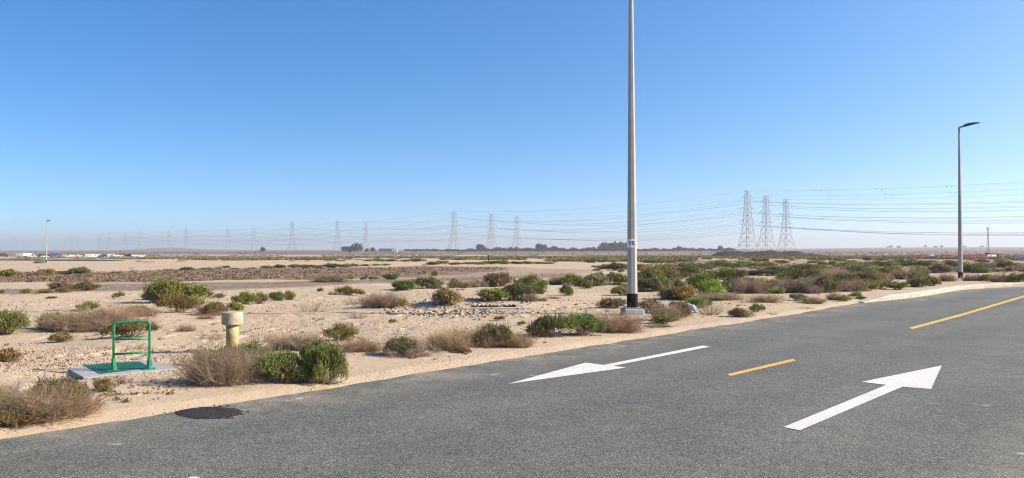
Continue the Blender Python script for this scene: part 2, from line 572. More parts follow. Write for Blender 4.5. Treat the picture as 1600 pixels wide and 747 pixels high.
def inpoly(poly, x, y):
    ins = np.zeros(x.shape, bool); k = len(poly)
    for a in range(k):
        x1, y1 = poly[a]; x2, y2 = poly[(a + 1) % k]
        if y1 == y2: continue
        c = ((y1 > y) != (y2 > y)) & (x < (x2 - x1) * (y - y1) / (y2 - y1) + x1)
        ins ^= c
    return ins


wx = (fbm(V[:, 0] / 6, V[:, 1] / 6, 71, 4) - .5)
wy = (fbm(V[:, 0] / 5, V[:, 1] / 8, 81, 4) - .5)


def zone(poly, wob=1.0, soft=9):
    acc = np.zeros(len(V))
    for k in range(soft):
        ox = RNG.normal(0, 6 * wob); oy = RNG.normal(0, .8 * wob)
        acc += inpoly(poly, PX + wx * 60 * wob + ox, PY + wy * 3.5 * wob + oy)
    return acc / soft * ahead


grav = zone([(-80, 427), (60, 425), (160, 426), (245, 424), (300, 421), (420, 419.5), (560, 418.5), (700, 416.5), (790, 418), (800, 424),
             (730, 431), (650, 434), (560, 436), (470, 439), (330, 441), (240, 447), (140, 448), (60, 446), (-80, 447)])
grav = np.maximum(grav, .45 * zone([(560, 420), (800, 418), (960, 424), (900, 432), (740, 437), (560, 440)]))
trk = .95 * zone([(-80, 459), (70, 456), (150, 450), (330, 446), (450, 443), (600, 438), (700, 434), (900, 430), (900, 433), (700, 441), (600, 447), (450, 452), (330, 457), (150, 460), (70, 467), (-80, 470)])
trk = np.maximum(trk, zone([(-80, 460.5), (100, 458), (150, 451), (160, 454), (110, 462), (-80, 464)], .35))
trk = np.maximum(trk, zone([(440, 443), (560, 440), (640, 436.5), (660, 438.5), (560, 443), (440, 445.5)], .3))
trk = np.maximum(trk, .6 * zone([(1330, 424), (1620, 427), (1620, 430), (1330, 428)], .4))
far = sstep(404.5, 397.5, PY + wy * 7) * .8 * ahead
far = np.maximum(far, .55 * zone([(1020, 425), (1050, 405), (1620, 404), (1620, 424), (1300, 428)], 1.2))
far *= 1 - .9 * zone([(250, 397.6), (520, 398.4), (830, 398.6), (830, 400.3), (520, 400.4), (250, 399.4)], .25)
dusk_road = zone([(-60, 404.4), (120, 406), (186, 407.2), (182, 408.4), (90, 408.9), (-60, 408.2)], .1)
col = np.zeros((len(V), 4), np.float32)
col[:, 0] = grav; col[:, 1] = trk; col[:, 2] = far; col[:, 3] = 1
ca = gme.attributes.new('zones', 'FLOAT_COLOR', 'POINT'); ca.data.foreach_set('color', col.ravel())
gme.polygons.foreach_set('use_smooth', np.ones(len(gme.polygons), bool))
go = link('ground', gme); tag(go, kind='structure')

# ------------------------------------------------------------------ the road
def grid_sheet(name, s_rng, l_rng, ns, nl, mat, dz=0.0):
    S, L = np.meshgrid(np.linspace(*s_rng, ns), np.linspace(*l_rng, nl), indexing='ij')
    x, y = S * UX - L * UY, S * UY + L * UX
    x, y = x.ravel(), y.ravel()
    v = np.stack([x, y, terrain(x, y) * 0 + dz + np.where(np.hypot(x, y) > 58, -.03, 0)], 1)
    a = np.arange(ns - 1)[:, None] * nl + np.arange(nl - 1)[None, :]
    f = np.stack([a, a + nl, a + nl + 1, a + 1], -1).reshape(-1, 4)
    me = np_mesh(name, v, f, mat)
    d = np.minimum(-sdist(LEFT, x, y), sdist(RIGHT, x, y))
    e = me.attributes.new('edge', 'FLOAT', 'POINT'); e.data.foreach_set('value', d.astype(np.float32))
    return me


tag(link('road', grid_sheet('road', (-80, 60), (-28, 14), 420, 120, M['asphalt'])), kind='structure')

# the far road at the left, a strip of asphalt seen edge on
ax_, ay_, _ = at(-90, 406.2); bx_, by_, _ = at(184, 407.7)
mb = MB(); k = 40; vv = []
for q in range(k + 1):
    u = q / k; x = ax_ + (bx_ - ax_) * u; y = ay_ + (by_ - ay_) * u
    hw = 17.0 * min(1, (1 - u) * 3 + .25)
    for sgn in (-1, 1):
        yy = y + sgn * hw
        vv.append((x, yy, float(ground(np.array([x]), np.array([yy]))[0]) + .07))
mb.add(vv, [(2 * q, 2 * q + 2, 2 * q + 3, 2 * q + 1) for q in range(k)])
fr = mb.build('road', make_asphalt('far_asphalt', (.055, .057, .06), (.085, .087, .09), False)); tag(fr, kind='structure')

# kerb along the bell mouth
def offset_poly(P, d):
    P = np.array(P, float); out_ = []
    for q in range(len(P)):
        a = P[max(q - 1, 0)]; b = P[min(q + 1, len(P) - 1)]
        tt = (b - a) / np.linalg.norm(b - a)
        out_.append(P[q] + d * np.array([-tt[1], tt[0]]))
    return np.array(out_)


def resample(P, step):
    P = np.array(P, float); seg = np.linalg.norm(np.diff(P, axis=0), axis=1); cum = np.concatenate([[0], np.cumsum(seg)])
    u = np.arange(0, cum[-1], step)
    xs = np.interp(u, cum, P[:, 0]); ys = np.interp(u, cum, P[:, 1])
    for _ in range(6):
        xs[1:-1] = (xs[:-2] + xs[1:-1] * 2 + xs[2:]) / 4; ys[1:-1] = (ys[:-2] + ys[1:-1] * 2 + ys[2:]) / 4
    return np.stack([xs, ys], 1)


KL = resample(list(LEFT[2:]), .5)[:-2]
inner = KL; outer = offset_poly(KL, .5); mid_ = offset_poly(KL, .06)
mb = MB(); vv = []; nk = len(KL)
for q in range(nk):
    h = .17 * min(1.0, .15 + q * .5 / 2.2) + .006 * math.sin(q * 1.7)
    vv += [(*inner[q], -.05), (*inner[q], h * .72), (*mid_[q], h), (*outer[q], h - .01), (*outer[q], -.05)]
ff = []
for q in range(nk - 1):
    for c in range(4): ff.append((q * 5 + c, q * 5 + 5 + c, q * 5 + 6 + c, q * 5 + 1 + c))
ff += [(0, 1, 2, 3, 4)]
kb = mb.add(vv, ff).build('kerb', M['kerb']); tag(kb, kind='structure')

# painted markings, 4 mm above the asphalt
MZ = .004


def marking(name, poly, mat, label, thick=.004, cat='road marking', sub=6, group=None):
    P = [Vector((*p, 0)) for p in poly]
    bm = bmesh.new()
    vs = [bm.verts.new((p.x, p.y, MZ)) for p in P]
    f = bm.faces.new(vs)
    bmesh.ops.recalc_face_normals(bm, faces=[f])
    if f.normal.z < 0: f.normal_flip()
    me = bpy.data.meshes.new(name); bm.to_mesh(me); bm.free(); me.materials.append(mat)
    o = link(name, me); tag(o, label, cat, group)
    return o


def pxpoly(pts): return [flat(x, y, MZ) for x, y in pts]


def rect_sl(s1, s2, L, wd):
    return [sl(s1, L - wd / 2), sl(s2, L - wd / 2), sl(s2, L + wd / 2), sl(s1, L + wd / 2)]


marking('road_arrow', pxpoly([(793, 599.8), (915, 566.6), (943, 570.2), (1097, 540), (1110, 541.6), (958, 571.6), (978.5, 574.4)]), M['white'],
        'white painted arrow in the far lane, thin shaft, head pointing left')
marking('road_arrow', pxpoly([(1224.3, 667.2), (1249.8, 672.2), (1410, 604.2), (1454.8, 607.8), (1471.5, 571), (1346.3, 596.6), (1385, 601.3)]), M['white'],
        'white painted arrow in the near lane, wide head pointing away to the right')


def sL(px, py):
    x, y = flat(px, py, MZ); return x * UX + y * UY, -x * UY + y * UX


sa, La = sL(1138, 586); sb, Lb = sL(1243, 562)
Lc = (La + Lb) / 2
marking('centre_line', pxpoly([(1135.5, 584.6), (1141, 587.6), (1244, 563.4), (1239, 560.6)]), M['yellow'], 'short yellow centre dash between the two white arrows', cat='road marking')
marking('centre_line', pxpoly([(1420.5, 511.8), (1425.5, 514.4), (1500, 494.4), (1603, 463.6), (1640, 453), (1636, 451.4), (1600, 461.6), (1497, 491.7)]), M['yellow'],
        'long yellow centre line running off to the right, pale edged', cat='road marking')
mk = []
for q in range(9):
    a = q / 9 * 6.283; mk.append((303 + 13 * math.cos(a) * (1 + .2 * math.sin(3 * a)), 749 + 4.5 * math.sin(a)))
marking('paint_spot', pxpoly(mk), M['white'], 'small worn white paint spot on the asphalt at the bottom edge', cat='paint spot')

# the dark round repair patch in the asphalt
pc = flat(327, 645)
vv = [(pc[0], pc[1], .012)]; nn = 72
for ring, zz in ((.72, .011), (1.0, .002)):
    for q in range(nn):
        a = q / nn * 2 * math.pi
        x, y = flat(327 + 51 * math.cos(a) * ring, 645.2 - 10.2 * math.sin(a) * ring)
        jit = 1 + (fbm(np.array([math.cos(a) * 1.8 + 5]), np.array([math.sin(a) * 1.8 + 5]), 91, 4)[0] - .5) * .34 * (ring > .9)
        vv.append((pc[0] + (x - pc[0]) * jit, pc[1] + (y - pc[1]) * jit, zz + .0008 * random.random()))
ff = [(0, 1 + q, 1 + (q + 1) % nn) for q in range(nn)] + [(1 + q, 1 + nn + q, 1 + nn + (q + 1) % nn, 1 + (q + 1) % nn) for q in range(nn)]
mb = MB().add(vv, ff)
for q in range(14):      # loose crumbs of tar around the rim
    a = random.random() * 6.283; rr_ = 1.0 + random.random() ** 2 * .22
    x, y = flat(327 + 51 * math.cos(a) * rr_, 645.2 - 10.2 * math.sin(a) * rr_)
    sz = .006 + .014 * random.random()
    mb.box((x, y, .006), (sz * 1.6, sz, .012), random.random() * 3, .6)
po = mb.build('asphalt_patch', M['patch']); tag(po, 'dark ragged oval asphalt repair patch on the road near the verge', 'road patch')


# ------------------------------------------------------------------ street lamps
def oct_pts(r, z, rot):
    return [(r * math.cos(rot + q * math.pi / 4), r * math.sin(rot + q * math.pi / 4), z) for q in range(8)]


def make_lamp(number):
    root = empty('street_lamp')
    H = 8.5; ROT = R(27 - 90)      # facet turned as the photo shows it
    r_at = lambda z: .134 + (.050 - .134) * z / H

    def prism(z0, z1, extra, mat, name, par):
        mb_ = MB(); v = []; hs_ = np.linspace(z0, z1, 3)
        for z in hs_: v += oct_pts(r_at(z) + extra, z, ROT)
        f = [(i_ * 8 + k_, i_ * 8 + (k_ + 1) % 8, i_ * 8 + 8 + (k_ + 1) % 8, i_ * 8 + 8 + k_) for i_ in range(2) for k_ in range(8)]
        f += [tuple(reversed(range(8))), tuple(range(16, 24))]
        return mb_.add(v, f).build(name, mat, par)
    p = prism(.1, H, 0, M['pole'], 'pole', root)
    prism(.1, .52, .004, M['black'], 'painted_base_band', root)
    # concrete footing
    mb_ = MB().box((0, 0, 0.005), (.54, .54, .30), .1, .9)
    b = mb_.build('concrete_footing', M['concrete'], root, bevel=.03)
    for sx in (-1, 1):
        for sy in (-1, 1): MB().tube([(sx * .18, sy * .18, .16), (sx * .18, sy * .18, .23)], .016, 6).build('anchor_bolt', M['steel'], root)
    mb_ = MB().box((0, 0, .165), (.40, .40, .03)); mb_.build('base_plate', M['pole'], root)
    # arm and lamp head
    mb_ = MB().tube([(0, 0, H - .12), (0, 0, H + .02), (.08, 0, H + .06), (.26, 0, H + .11)], [.06, .06, .055, .05], 10)
    mb_.build('arm', M['pole'], root, True)
    mb_ = MB(); v = []; f = []
    secs = [(.18, .05, .08), (.30, .13, .15), (.50, .17, .15), (.80, .165, .10), (1.02, .12, .045)]
    for x, wy_, th in secs:
        z = H + .06 + (x - .25) * .24
        v += [(x, -wy_, z), (x, wy_, z), (x, wy_ * .75, z + th), (x, -wy_ * .75, z + th)]
    for q in range(len(secs) - 1):
        for c in range(4): f.append((q * 4 + c, q * 4 + (c + 1) % 4, q * 4 + 4 + (c + 1) % 4, q * 4 + 4 + c))
    f += [(3, 2, 1, 0), tuple(range(len(v) - 4, len(v)))]
    hd = mb_.add(v, f).build('lamp_head', M['head'], root)
    mb_ = MB(); z = lambda x: H + .06 + (x - .25) * .24 - .004
    mb_.add([(.48, -.1, z(.48)), (.88, -.09, z(.88)), (.88, .09, z(.88)), (.48, .1, z(.48))], [(0, 1, 2, 3)])
    mb_.build('lens', M['lens'], hd)
    if number:
        z0 = 1.655
        pl = prism(z0, z0 + .21, .006, M['plate'], 'number_plate', root)
        bm = bmesh.new()

        def stroke(pts_, wd_, ox):
            P_ = [Vector((x_ + ox, y_, 0)) for x_, y_ in pts_]; prev_ = None
            for i_ in range(len(P_)):
                d_ = (P_[min(i_ + 1, len(P_) - 1)] - P_[max(i_ - 1, 0)]).normalized(); n_ = Vector((-d_.y, d_.x, 0)) * wd_ / 2
                cur_ = (bm.verts.new(P_[i_] + n_), bm.verts.new(P_[i_] - n_))
                if prev_: bm.faces.new((prev_[0], prev_[1], cur_[1], cur_[0]))
                prev_ = cur_
        STR = {'1': [[(.004, 0), (.004, .105)], [(.004, .098), (-.022, .078)]],
               '9': [[(.025 * math.cos(a_ * .3927), .074 + .025 * math.sin(a_ * .3927)) for a_ in range(17)], [(.025, .074), (.025, .045), (.015, .016), (-.004, .006), (-.022, .010)]],
               '2': [[(-.024, .077), (-.019, .092), (-.003, .099), (.016, .093), (.023, .077), (.016, .055), (-.022, .012)], [(-.028, .0075), (.028, .0075)]]}
        for i_, c_ in enumerate(number):
            for st_ in STR[c_]: stroke(st_, .019, -.072 + .072 * i_)
        me = bpy.data.meshes.new('digits')
        rr2 = r_at(z0 + .1) + .0095
        for q in range(8):          # cut the digits where the post's edges run
            an = ROT + q * math.pi / 4
            if math.sin(an) < 0:
                bmesh.ops.bisect_plane(bm, geom=bm.verts[:] + bm.edges[:] + bm.faces[:], plane_co=(rr2 * math.cos(an), 0, 0), plane_no=(1, 0, 0))
        az = math.atan2(lamp_main[0], lamp_main[1])
        for vtx in bm.verts:
            x, zz = vtx.co.x * 1.0, vtx.co.y + z0 + .052
            best = 1e9                       # meet the octagon looking along the view direction
            for q in range(8):
                an = ROT + (q + .5) * math.pi / 4; ap = rr2 * math.cos(math.pi / 8)
                nx, ny = math.cos(an), math.sin(an)
                if ny < -.05: best = min(best, (ap - nx * x) / -ny) if True else best
            vtx.co = (x, -best, zz)
        bm.to_mesh(me); bm.free()
        me.materials.clear(); me.materials.append(M['ink'])
        link('digits', me, pl)
    return root


lamp_main = at(988, 491.5)
lm = make_lamp('192')
lm.location = lamp_main
tag(lm, 'tall grey octagonal lamp post with black base and white 192 number band', 'street lamp', 'street lamps')
lm2 = make_lamp(None)
x, y = flat(1500.5, 390)[0], 0
Z2 = 42.5; p2 = at_depth(1500.5, Z2)
lm2.location = (p2[0], p2[1], CAM_H - (441.5 - 390) / F * Z2)
lm2.rotation_euler = (0, 0, R(13))
for ch_ in lm2.children:
    if ch_.name.startswith(('arm', 'lamp_head')): ch_.rotation_euler = (0, 0, R(-25))
tag(lm2, 'grey lamp post with single dark head standing behind the pale curved kerb', 'street lamp', 'street lamps')
Z3 = 139; p3 = at_depth(72.5, Z3)
lm3 = dup_tree(lm2); lm3.location = (p3[0], p3[1], p3[2] - .02); lm3.rotation_euler = (0, 0, R(8)); lm3.scale = (.95, .95, .88)
tag(lm3, 'small distant pale lamp post beside the far strip of asphalt, before white cabins', 'street lamp', 'street lamps')


# ------------------------------------------------------------------ inlet chamber with guard rail
q_px = [(95, 570), (131, 589.5), (279, 575.2), (214, 556)]
SZ = .045
base_c = [flat(px, py, SZ + .03) for px, py in q_px]
cx = sum(p[0] for p in base_c) / 4; cyy = sum(p[1] for p in base_c) / 4
gz = float(ground(np.array([cx]), np.array([cyy]))[0])
ch = empty('inlet_chamber', (cx, cyy, 0))
loc = lambda p: (p[0] - cx, p[1] - cyy)
top = SZ + .03
g_px = [(129, 569.6), (158, 584.2), (233, 575.2), (211, 561.3)]
gq = [loc(flat(px, py, top)) for px, py in g_px]
sq = [loc(p) for p in base_c]
mb = MB(); v = [(*p, -.12) for p in sq] + [(*p, top) for p in sq] + [(*p, top) for p in gq] + [(*p, top - .05) for p in gq]
f = [(0, 1, 5, 4), (1, 2, 6, 5), (2, 3, 7, 6), (3, 0, 4, 7)]
for k in range(4):
    k2 = (k + 1) % 4
    f += [(4 + k, 4 + k2, 8 + k2, 8 + k), (8 + k, 8 + k2, 12 + k2, 12 + k)]
f += [(12, 13, 14, 15)]
mb.add(v, f).build('concrete_slab', M['slab'], ch)
mb = MB(); A, B, Cc, D = [Vector((*p, top - .008)) for p in gq]
for k in range(13):
    u = k / 12; mb.beam(A.lerp(B, u), D.lerp(Cc, u), .024)
for k in range(18):
    u = k / 17; a = A.lerp(D, u); b = B.lerp(Cc, u); a.z += .003; b.z += .003; mb.beam(a, b, .024)
gr = mb.build('grating', M['greengrate'], ch)
mb = MB(); mb.add([(*p, top - .045) for p in gq], [(0, 1, 2, 3)]); mb.build('pit_shade', M['head'], ch)  # dark sheet close under the bars, its colour standing for the pit's shade
rl = empty('guard_rail'); rl.parent = ch
P1 = Vector((*loc(flat(177.5, 579.5, top)), top)); P2 = Vector((*loc(flat(233.5, 577.0, top)), top))
d1 = math.hypot(P1.x + cx, P1.y + cyy); d2 = math.hypot(P2.x + cx, P2.y + cyy)
hh = 75.5 / F * (P1.y + cyy)
TR = .0168
r_ = .042
T1 = P1 + Vector((0, 0, hh)); T2 = P2 + Vector((0, 0, hh)); dv = (T2 - T1).normalized()
mb = MB(); pts = [P1, T1 - Vector((0, 0, r_))]
for k in range(1, 5):
    a = k / 5 * math.pi / 2; pts.append(T1 - Vector((0, 0, r_)) + dv * r_ * (1 - math.cos(a)) + Vector((0, 0, r_ * math.sin(a))))
pts.append(T1 + dv * r_)
pts.append(T2 - dv * r_)
for k in range(1, 5):
    a = k / 5 * math.pi / 2; pts.append(T2 - dv * r_ + dv * r_ * math.sin(a) - Vector((0, 0, r_ * (1 - math.cos(a)))))
pts += [T2 - Vector((0, 0, r_)), P2]
mb.tube(pts, TR, 10).build('hoop', M['green'], rl, True)
for fr_ in (.355, .66):
    a = T1 - Vector((0, 0, hh * fr_)); b = T2 - Vector((0, 0, hh * (fr_ - (.0 if fr_ < .5 else .02))))
    MB().tube([a + dv * .01, b - dv * .01], TR * .9, 10).build('cross_bar', M['green'], rl, True)
for Pq in (P1, P2):
    mb = MB(); mb.tube([Pq + Vector((0, 0, .0)), Pq + Vector((0, 0, .02)), Pq + Vector((0, 0, .17))], [.046, .044, .023], 10)
    mb.box((Pq.x, Pq.y, Pq.z + .007), (.15, .10, .014), .4)
    mb.build('foot_socket', M['green'], rl, False)
tag(ch, 'grey concrete drain slab with green grating and green tubular guard rail', 'drain chamber')

# ------------------------------------------------------------------ vent post
vp = at(363, 553); Zv = vp[1]
ve = empty('vent_post', vp)
HV = CAM_H - vp[2] - (486.5 - 390) / F * Zv
rc = 16.0 / F * Zv; rs = 9.6 / F * Zv; chh = 19.0 / F * Zv
MB().lathe([(rs, -.15), (rs * .99, HV * .4), (rs, HV - chh + .01)], 28).build('pipe', M['pipe'], ve, True)
MB().lathe([(rc * .97, HV - chh), (rc, HV - chh + .01), (rc, HV - .012), (rc * .97, HV), (rc * .5, HV + .004)], 32).build('cap', M['cap'], ve, False)
MB().lathe([(rs * 1.07, HV - chh - .015), (rs * 1.07, HV - chh - .002)], 28).build('collar', M['pipe'], ve)
tag(ve, 'short yellowish vent post with wide round cap, rising behind roadside shrubs', 'vent post')

# ------------------------------------------------------------------ flush drain cover on the rubble mound
qd = [(742, 483.5), (800, 485.0), (806, 476.0), (752, 474.0)]
pd = at(771, 480)
dc = empty('drain_cover', (pd[0], pd[1] + .2, pd[2] - .055))
zc = .05
MB().add([(-1.0, -.55, -.2), (1.1, -.55, -.2), (1.1, .5, -.2), (-1.0, .5, -.2), (-.9, -.5, zc), (1.0, -.5, zc + .01), (1.0, .45, zc + .05), (-.9, .45, zc + .03)],
         [(0, 1, 5, 4), (1, 2, 6, 5), (2, 3, 7, 6), (3, 0, 4, 7), (4, 5, 6, 7)]).build('concrete_surround', M['kerb'], dc)
mb = MB()
mb.add([(-.62, -.30, zc + .016), (.62, -.32, zc + .02), (.55, .28, zc + .048), (-.55, .28, zc + .042)], [(0, 1, 2, 3)])
for k in range(11):
    u = k / 10; mb.beam((-.58 + 1.16 * u, -.31, zc + .014), (-.52 + 1.04 * u, .28, zc + .046), .03)
mb.build('iron_grate', M['black'], dc)
tag(dc, 'pale concrete drain surround with dark slotted grate beside the leafy green shrub', 'drain cover')

# ------------------------------------------------------------------ plastic bag, concrete pieces, marker post
pb = at(1080, 487)
bm = bmesh.new(); bmesh.ops.create_icosphere(bm, subdivisions=4, radius=1.0)
for vtx in bm.verts:
    p = vtx.co.copy(); nz = float(fbm(np.array([p.x * 2.2 + 9]), np.array([p.y * 2.2 + p.z * 2 + 9]), 101, 3)[0])
    k = .55 + nz * .8
    x, z = p.x * .085 * k, (p.z * .5 + .5) * .17 * k
    x += -.11 * (z / .17) ** 2 * 1.4 + .03
    vtx.co = (x, p.y * .07 * k, z * 1.25)
me = bpy.data.meshes.new('plastic_bag'); bm.to_mesh(me); bm.free(); me.materials.append(M['bag'])
bo = link('plastic_bag', me); bo.location = (pb[0], pb[1] - .25, pb[2] + .02)
tag(bo, 'crumpled pale blue plastic bag caught in the shrubs by the road', 'plastic bag')

CP = [(1380, 437.6, 20, 3.2, 'long pale concrete block lying among the shrubs before the far lamp post'),
      (689, 451.5, 14, 3.0, 'small flat pale concrete piece beside the dark green shrub pair'),
      (1052, 465, 12, 3.4, 'whitish concrete lump under the thicket edge beside the tall lamp post'),
      (1144, 466, 10, 3, 'small pale slab fragment below the thicket'),
      (812, 451.5, 16, 6, 'low triangular pale concrete fragment behind the leafy green shrub'),
      (1432, 434.8, 16, 1.8, 'thin pale concrete strip lying past the long pale block')]
for px, py, wpx, hpx, lab in CP:
    p = at(px, py); d = p[1]
    wd, hh_ = wpx / F * d, hpx / F * d
    bm = bmesh.new(); bmesh.ops.create_cube(bm, size=1)
    bmesh.ops.subdivide_edges(bm, edges=bm.edges[:], cuts=2, use_grid_fill=True)
    for vtx in bm.verts:
        vtx.co = (vtx.co.x * wd + random.uniform(-.04, .04) * wd, vtx.co.y * wd * .45 + random.uniform(-.05, .05) * wd, vtx.co.z * hh_ * 1.1 + random.uniform(-.12, .12) * hh_)
    me = bpy.data.meshes.new('concrete_fragment'); bm.to_mesh(me); bm.free(); me.materials.append(M['kerb'])
    o = link('concrete_fragment', me); o.location = (p[0], p[1], p[2] + hh_ * .35); o.rotation_euler = (0, 0, random.uniform(-.3, .3))
    tag(o, lab, 'concrete piece', 'concrete pieces lying on the sand')

pm = at(763, 407.6); d = math.hypot(pm[0], pm[1])
mp = empty('marker_post', pm)
MB().box((0, 0, .5), (.22, .22, 1.0), .3, .8).build('post', M['black'], mp)
MB().box((0, 0, 1.03), (.26, .26, .06), .3, .6).build('cap', M['black'], mp)
tag(mp, 'tiny dark marker post standing alone on the far sand strip', 'marker post')


# ------------------------------------------------------------------ shrubs: prototypes
def leaf_proto(rng, sprigs, leaves, ll, lw, lobes, upright=.6):
    """unit shrub: about 1 wide and .5 high, made of leaves on sprigs spread over uneven lobes"""
    cen = []
    for k in range(lobes):
        a = rng.uniform(0, 2 * math.pi); r = .36 * math.sqrt(rng.uniform(.05, 1))
        rad = rng.uniform(.075, .19)
        hz_ = rng.uniform(.12, .30) * (1 - .5 * (r / .36) ** 2)
        cen.append((r * math.cos(a), r * math.sin(a) * .85, hz_, rad))
    cen = np.array(cen)
    k = rng.integers(0, lobes, sprigs)
    d = rng.normal(size=(sprigs, 3)); d[:, 2] = np.abs(d[:, 2]) * 1.1 - .25 * rng.random(sprigs)
    d /= np.linalg.norm(d, axis=1)[:, None]
    rad = cen[k, 3] * (.55 + .45 * rng.random(sprigs) ** .5)
    P = cen[k, :3] + d * rad[:, None] * np.array([1, 1, .95])
    stray = rng.random(sprigs) < .10
    P[stray] += d[stray] * rng.uniform(.02, .09, stray.sum())[:, None]
    P[:, 2] = np.maximum(P[:, 2], .015 + .03 * rng.random(sprigs))
    ax = d * .7 + np.array([0, 0, upright]) + rng.normal(0, .35, (sprigs, 3))
    ax /= np.linalg.norm(ax, axis=1)[:, None]
    st = rng.normal(.5, .2, lobes)[k] + rng.normal(0, .15, sprigs)
    st = np.where(rng.random(sprigs) < .10, rng.uniform(0, .1, sprigs), np.clip(st, .12, 1))
    # some sprigs stick out beyond the outline
    lens = rng.uniform(.6, 1.5, sprigs) * ll * 1.9
    Vs = []; Ts = []
    for q in range(leaves):
        f = (q + rng.random(sprigs)) / leaves
        b = P + ax * (lens * f)[:, None]
        rd = rng.normal(size=(sprigs, 3)); rd -= ax * (rd * ax).sum(1)[:, None]; rd /= np.linalg.norm(rd, axis=1)[:, None]
        ld = ax * .75 + rd * rng.uniform(.35, .95, sprigs)[:, None]; ld /= np.linalg.norm(ld, axis=1)[:, None]
        sd_ = np.cross(ld, rd + rng.normal(0, .6, (sprigs, 3))); sd_ /= np.linalg.norm(sd_, axis=1)[:, None] + 1e-9
        L_ = ll * rng.uniform(.6, 1.3, sprigs)[:, None]; W_ = lw * rng.uniform(.7, 1.3, sprigs)[:, None]
        Vs.append(np.stack([b, b + ld * L_ * .45 + sd_ * W_, b + ld * L_, b + ld * L_ * .45 - sd_ * W_], 1))
        Ts.append(np.repeat(np.clip(st + rng.normal(0, .12, sprigs), 0, 1), 4))
    V_ = np.concatenate(Vs).reshape(-1, 3)
    V_[:, 2] = np.maximum(V_[:, 2], .0)
    return V_, np.arange(len(V_)).reshape(-1, 4), np.concatenate(Ts)


def twig_proto(rng, stems, sub, subsub, r0, height=.5, flat_=1.0):
    """unit dry shrub: stems, side twigs and twiglets as thin tapered three-sided rods"""
    segs = []       # (p, q, rp, rq, tint)
    for k in range(stems):
        a = rng.uniform(0, 2 * math.pi); tilt = rng.uniform(.1, 1.35) ** 1.0
        base = np.array([math.cos(a), math.sin(a), 0]) * rng.uniform(0, .22) + rng.normal(0, .03, 3) * [1, 1, 0]
        d = np.array([math.cos(a) * math.sin(tilt), math.sin(a) * math.sin(tilt), math.cos(tilt) * 1.0 + .1])
        ln = rng.uniform(.28, .50) / 3
        p = base; tn = np.clip(rng.normal(.5, .18), 0, 1); r = r0
        for s_ in range(3):
            d = d + rng.normal(0, .22, 3); d /= np.linalg.norm(d)
            q = p + d * ln; q[2] = max(q[2], .01)
            segs.append((p, q, r, r * .72, tn)); r *= .72
            for b in range(sub):
                u = rng.random(); o = p + (q - p) * u
                e = d * .6 + rng.normal(0, .6, 3) + [0, 0, .25]; e /= np.linalg.norm(e)
                l2 = rng.uniform(.07, .17); o2 = o + e * l2; o2[2] = max(o2[2], .01)
                segs.append((o, o2, r * .6, r * .32, np.clip(tn + rng.normal(0, .15), 0, 1)))
                for c in range(subsub):
                    o3 = o + (o2 - o) * rng.uniform(.3, 1); g = e * .6 + rng.normal(0, .7, 3); g /= np.linalg.norm(g)
                    o4 = o3 + g * rng.uniform(.03, .085); o4[2] = max(o4[2], .005)
                    segs.append((o3, o4, r * .36, r * .2, np.clip(tn + rng.normal(.05, .2), 0, 1)))
            p = q
    A = np.array([s_[0] for s_ in segs]); B = np.array([s_[1] for s_ in segs])
    ra = np.array([s_[2] for s_ in segs])[:, None]; rb = np.array([s_[3] for s_ in segs])[:, None]
    tt = np.array([s_[4] for s_ in segs])
    d = B - A; d /= np.linalg.norm(d, axis=1)[:, None] + 1e-9
    ref = np.where(np.abs(d[:, 2:3]) < .8, np.array([[0, 0, 1.0]]), np.array([[1.0, 0, 0]]))
    u = np.cross(d, ref); u /= np.linalg.norm(u, axis=1)[:, None]; w_ = np.cross(d, u)
    vs = []
    for P_, r_a in ((A, ra), (B, rb)):
        for k in range(3):
            an = k * 2.0944; vs.append(P_ + (u * math.cos(an) + w_ * math.sin(an)) * r_a)
    V_ = np.stack(vs, 1).reshape(-1, 3)
    m_ = len(segs); o = np.arange(m_)[:, None] * 6
    Fq = np.concatenate([o + np.array([[0, 1, 4, 3]]), o + np.array([[1, 2, 5, 4]]), o + np.array([[2, 0, 3, 5]])])
    return V_, Fq, np.repeat(tt, 6)


def norm(p):
    v_, f_, t_ = p
    v_ = v_.copy()
    for ax_i in (0, 1):
        lo_, hi_ = np.percentile(v_[:, ax_i], [1.2, 98.8]); v_[:, ax_i] = (v_[:, ax_i] - (lo_ + hi_) / 2) / (hi_ - lo_)
    v_[:, 2] *= .5 / np.percentile(v_[:, 2], 98.5)
    return v_, f_, t_


rg = np.random.default_rng(5)
PROTO = {}
PROTO['leafH'] = [np_mesh('foliage', v_, f_, M['leaf'], t_) for v_, f_, t_ in (norm(leaf_proto(rg, 2600, 8, .034, .0062, 10, 1.0)) for _ in range(4))]
PROTO['leafM'] = [np_mesh('foliage', v_, f_, M['leaf'], t_) for v_, f_, t_ in (norm(leaf_proto(rg, 800, 7, .058, .0115, 13, .9)) for _ in range(4))]
PROTO['leafL'] = [np_mesh('foliage', v_, f_, M['leaf'], t_) for v_, f_, t_ in (norm(leaf_proto(rg, 200, 6, .10, .024, 9, .8)) for _ in range(4))]
PROTO['twigH'] = [np_mesh('twigs', v_, f_, M['twig'], t_) for v_, f_, t_ in (norm(twig_proto(rg, 110, 4, 4, .0058)) for _ in range(4))]
PROTO['twigM'] = [np_mesh('twigs', v_, f_, M['twig'], t_) for v_, f_, t_ in (norm(twig_proto(rg, 70, 4, 3, .0105)) for _ in range(4))]
PROTO['twigL'] = [np_mesh('twigs', v_, f_, M['twig'], t_) for v_, f_, t_ in (norm(twig_proto(rg, 50, 3, 2, .02)) for _ in range(4))]
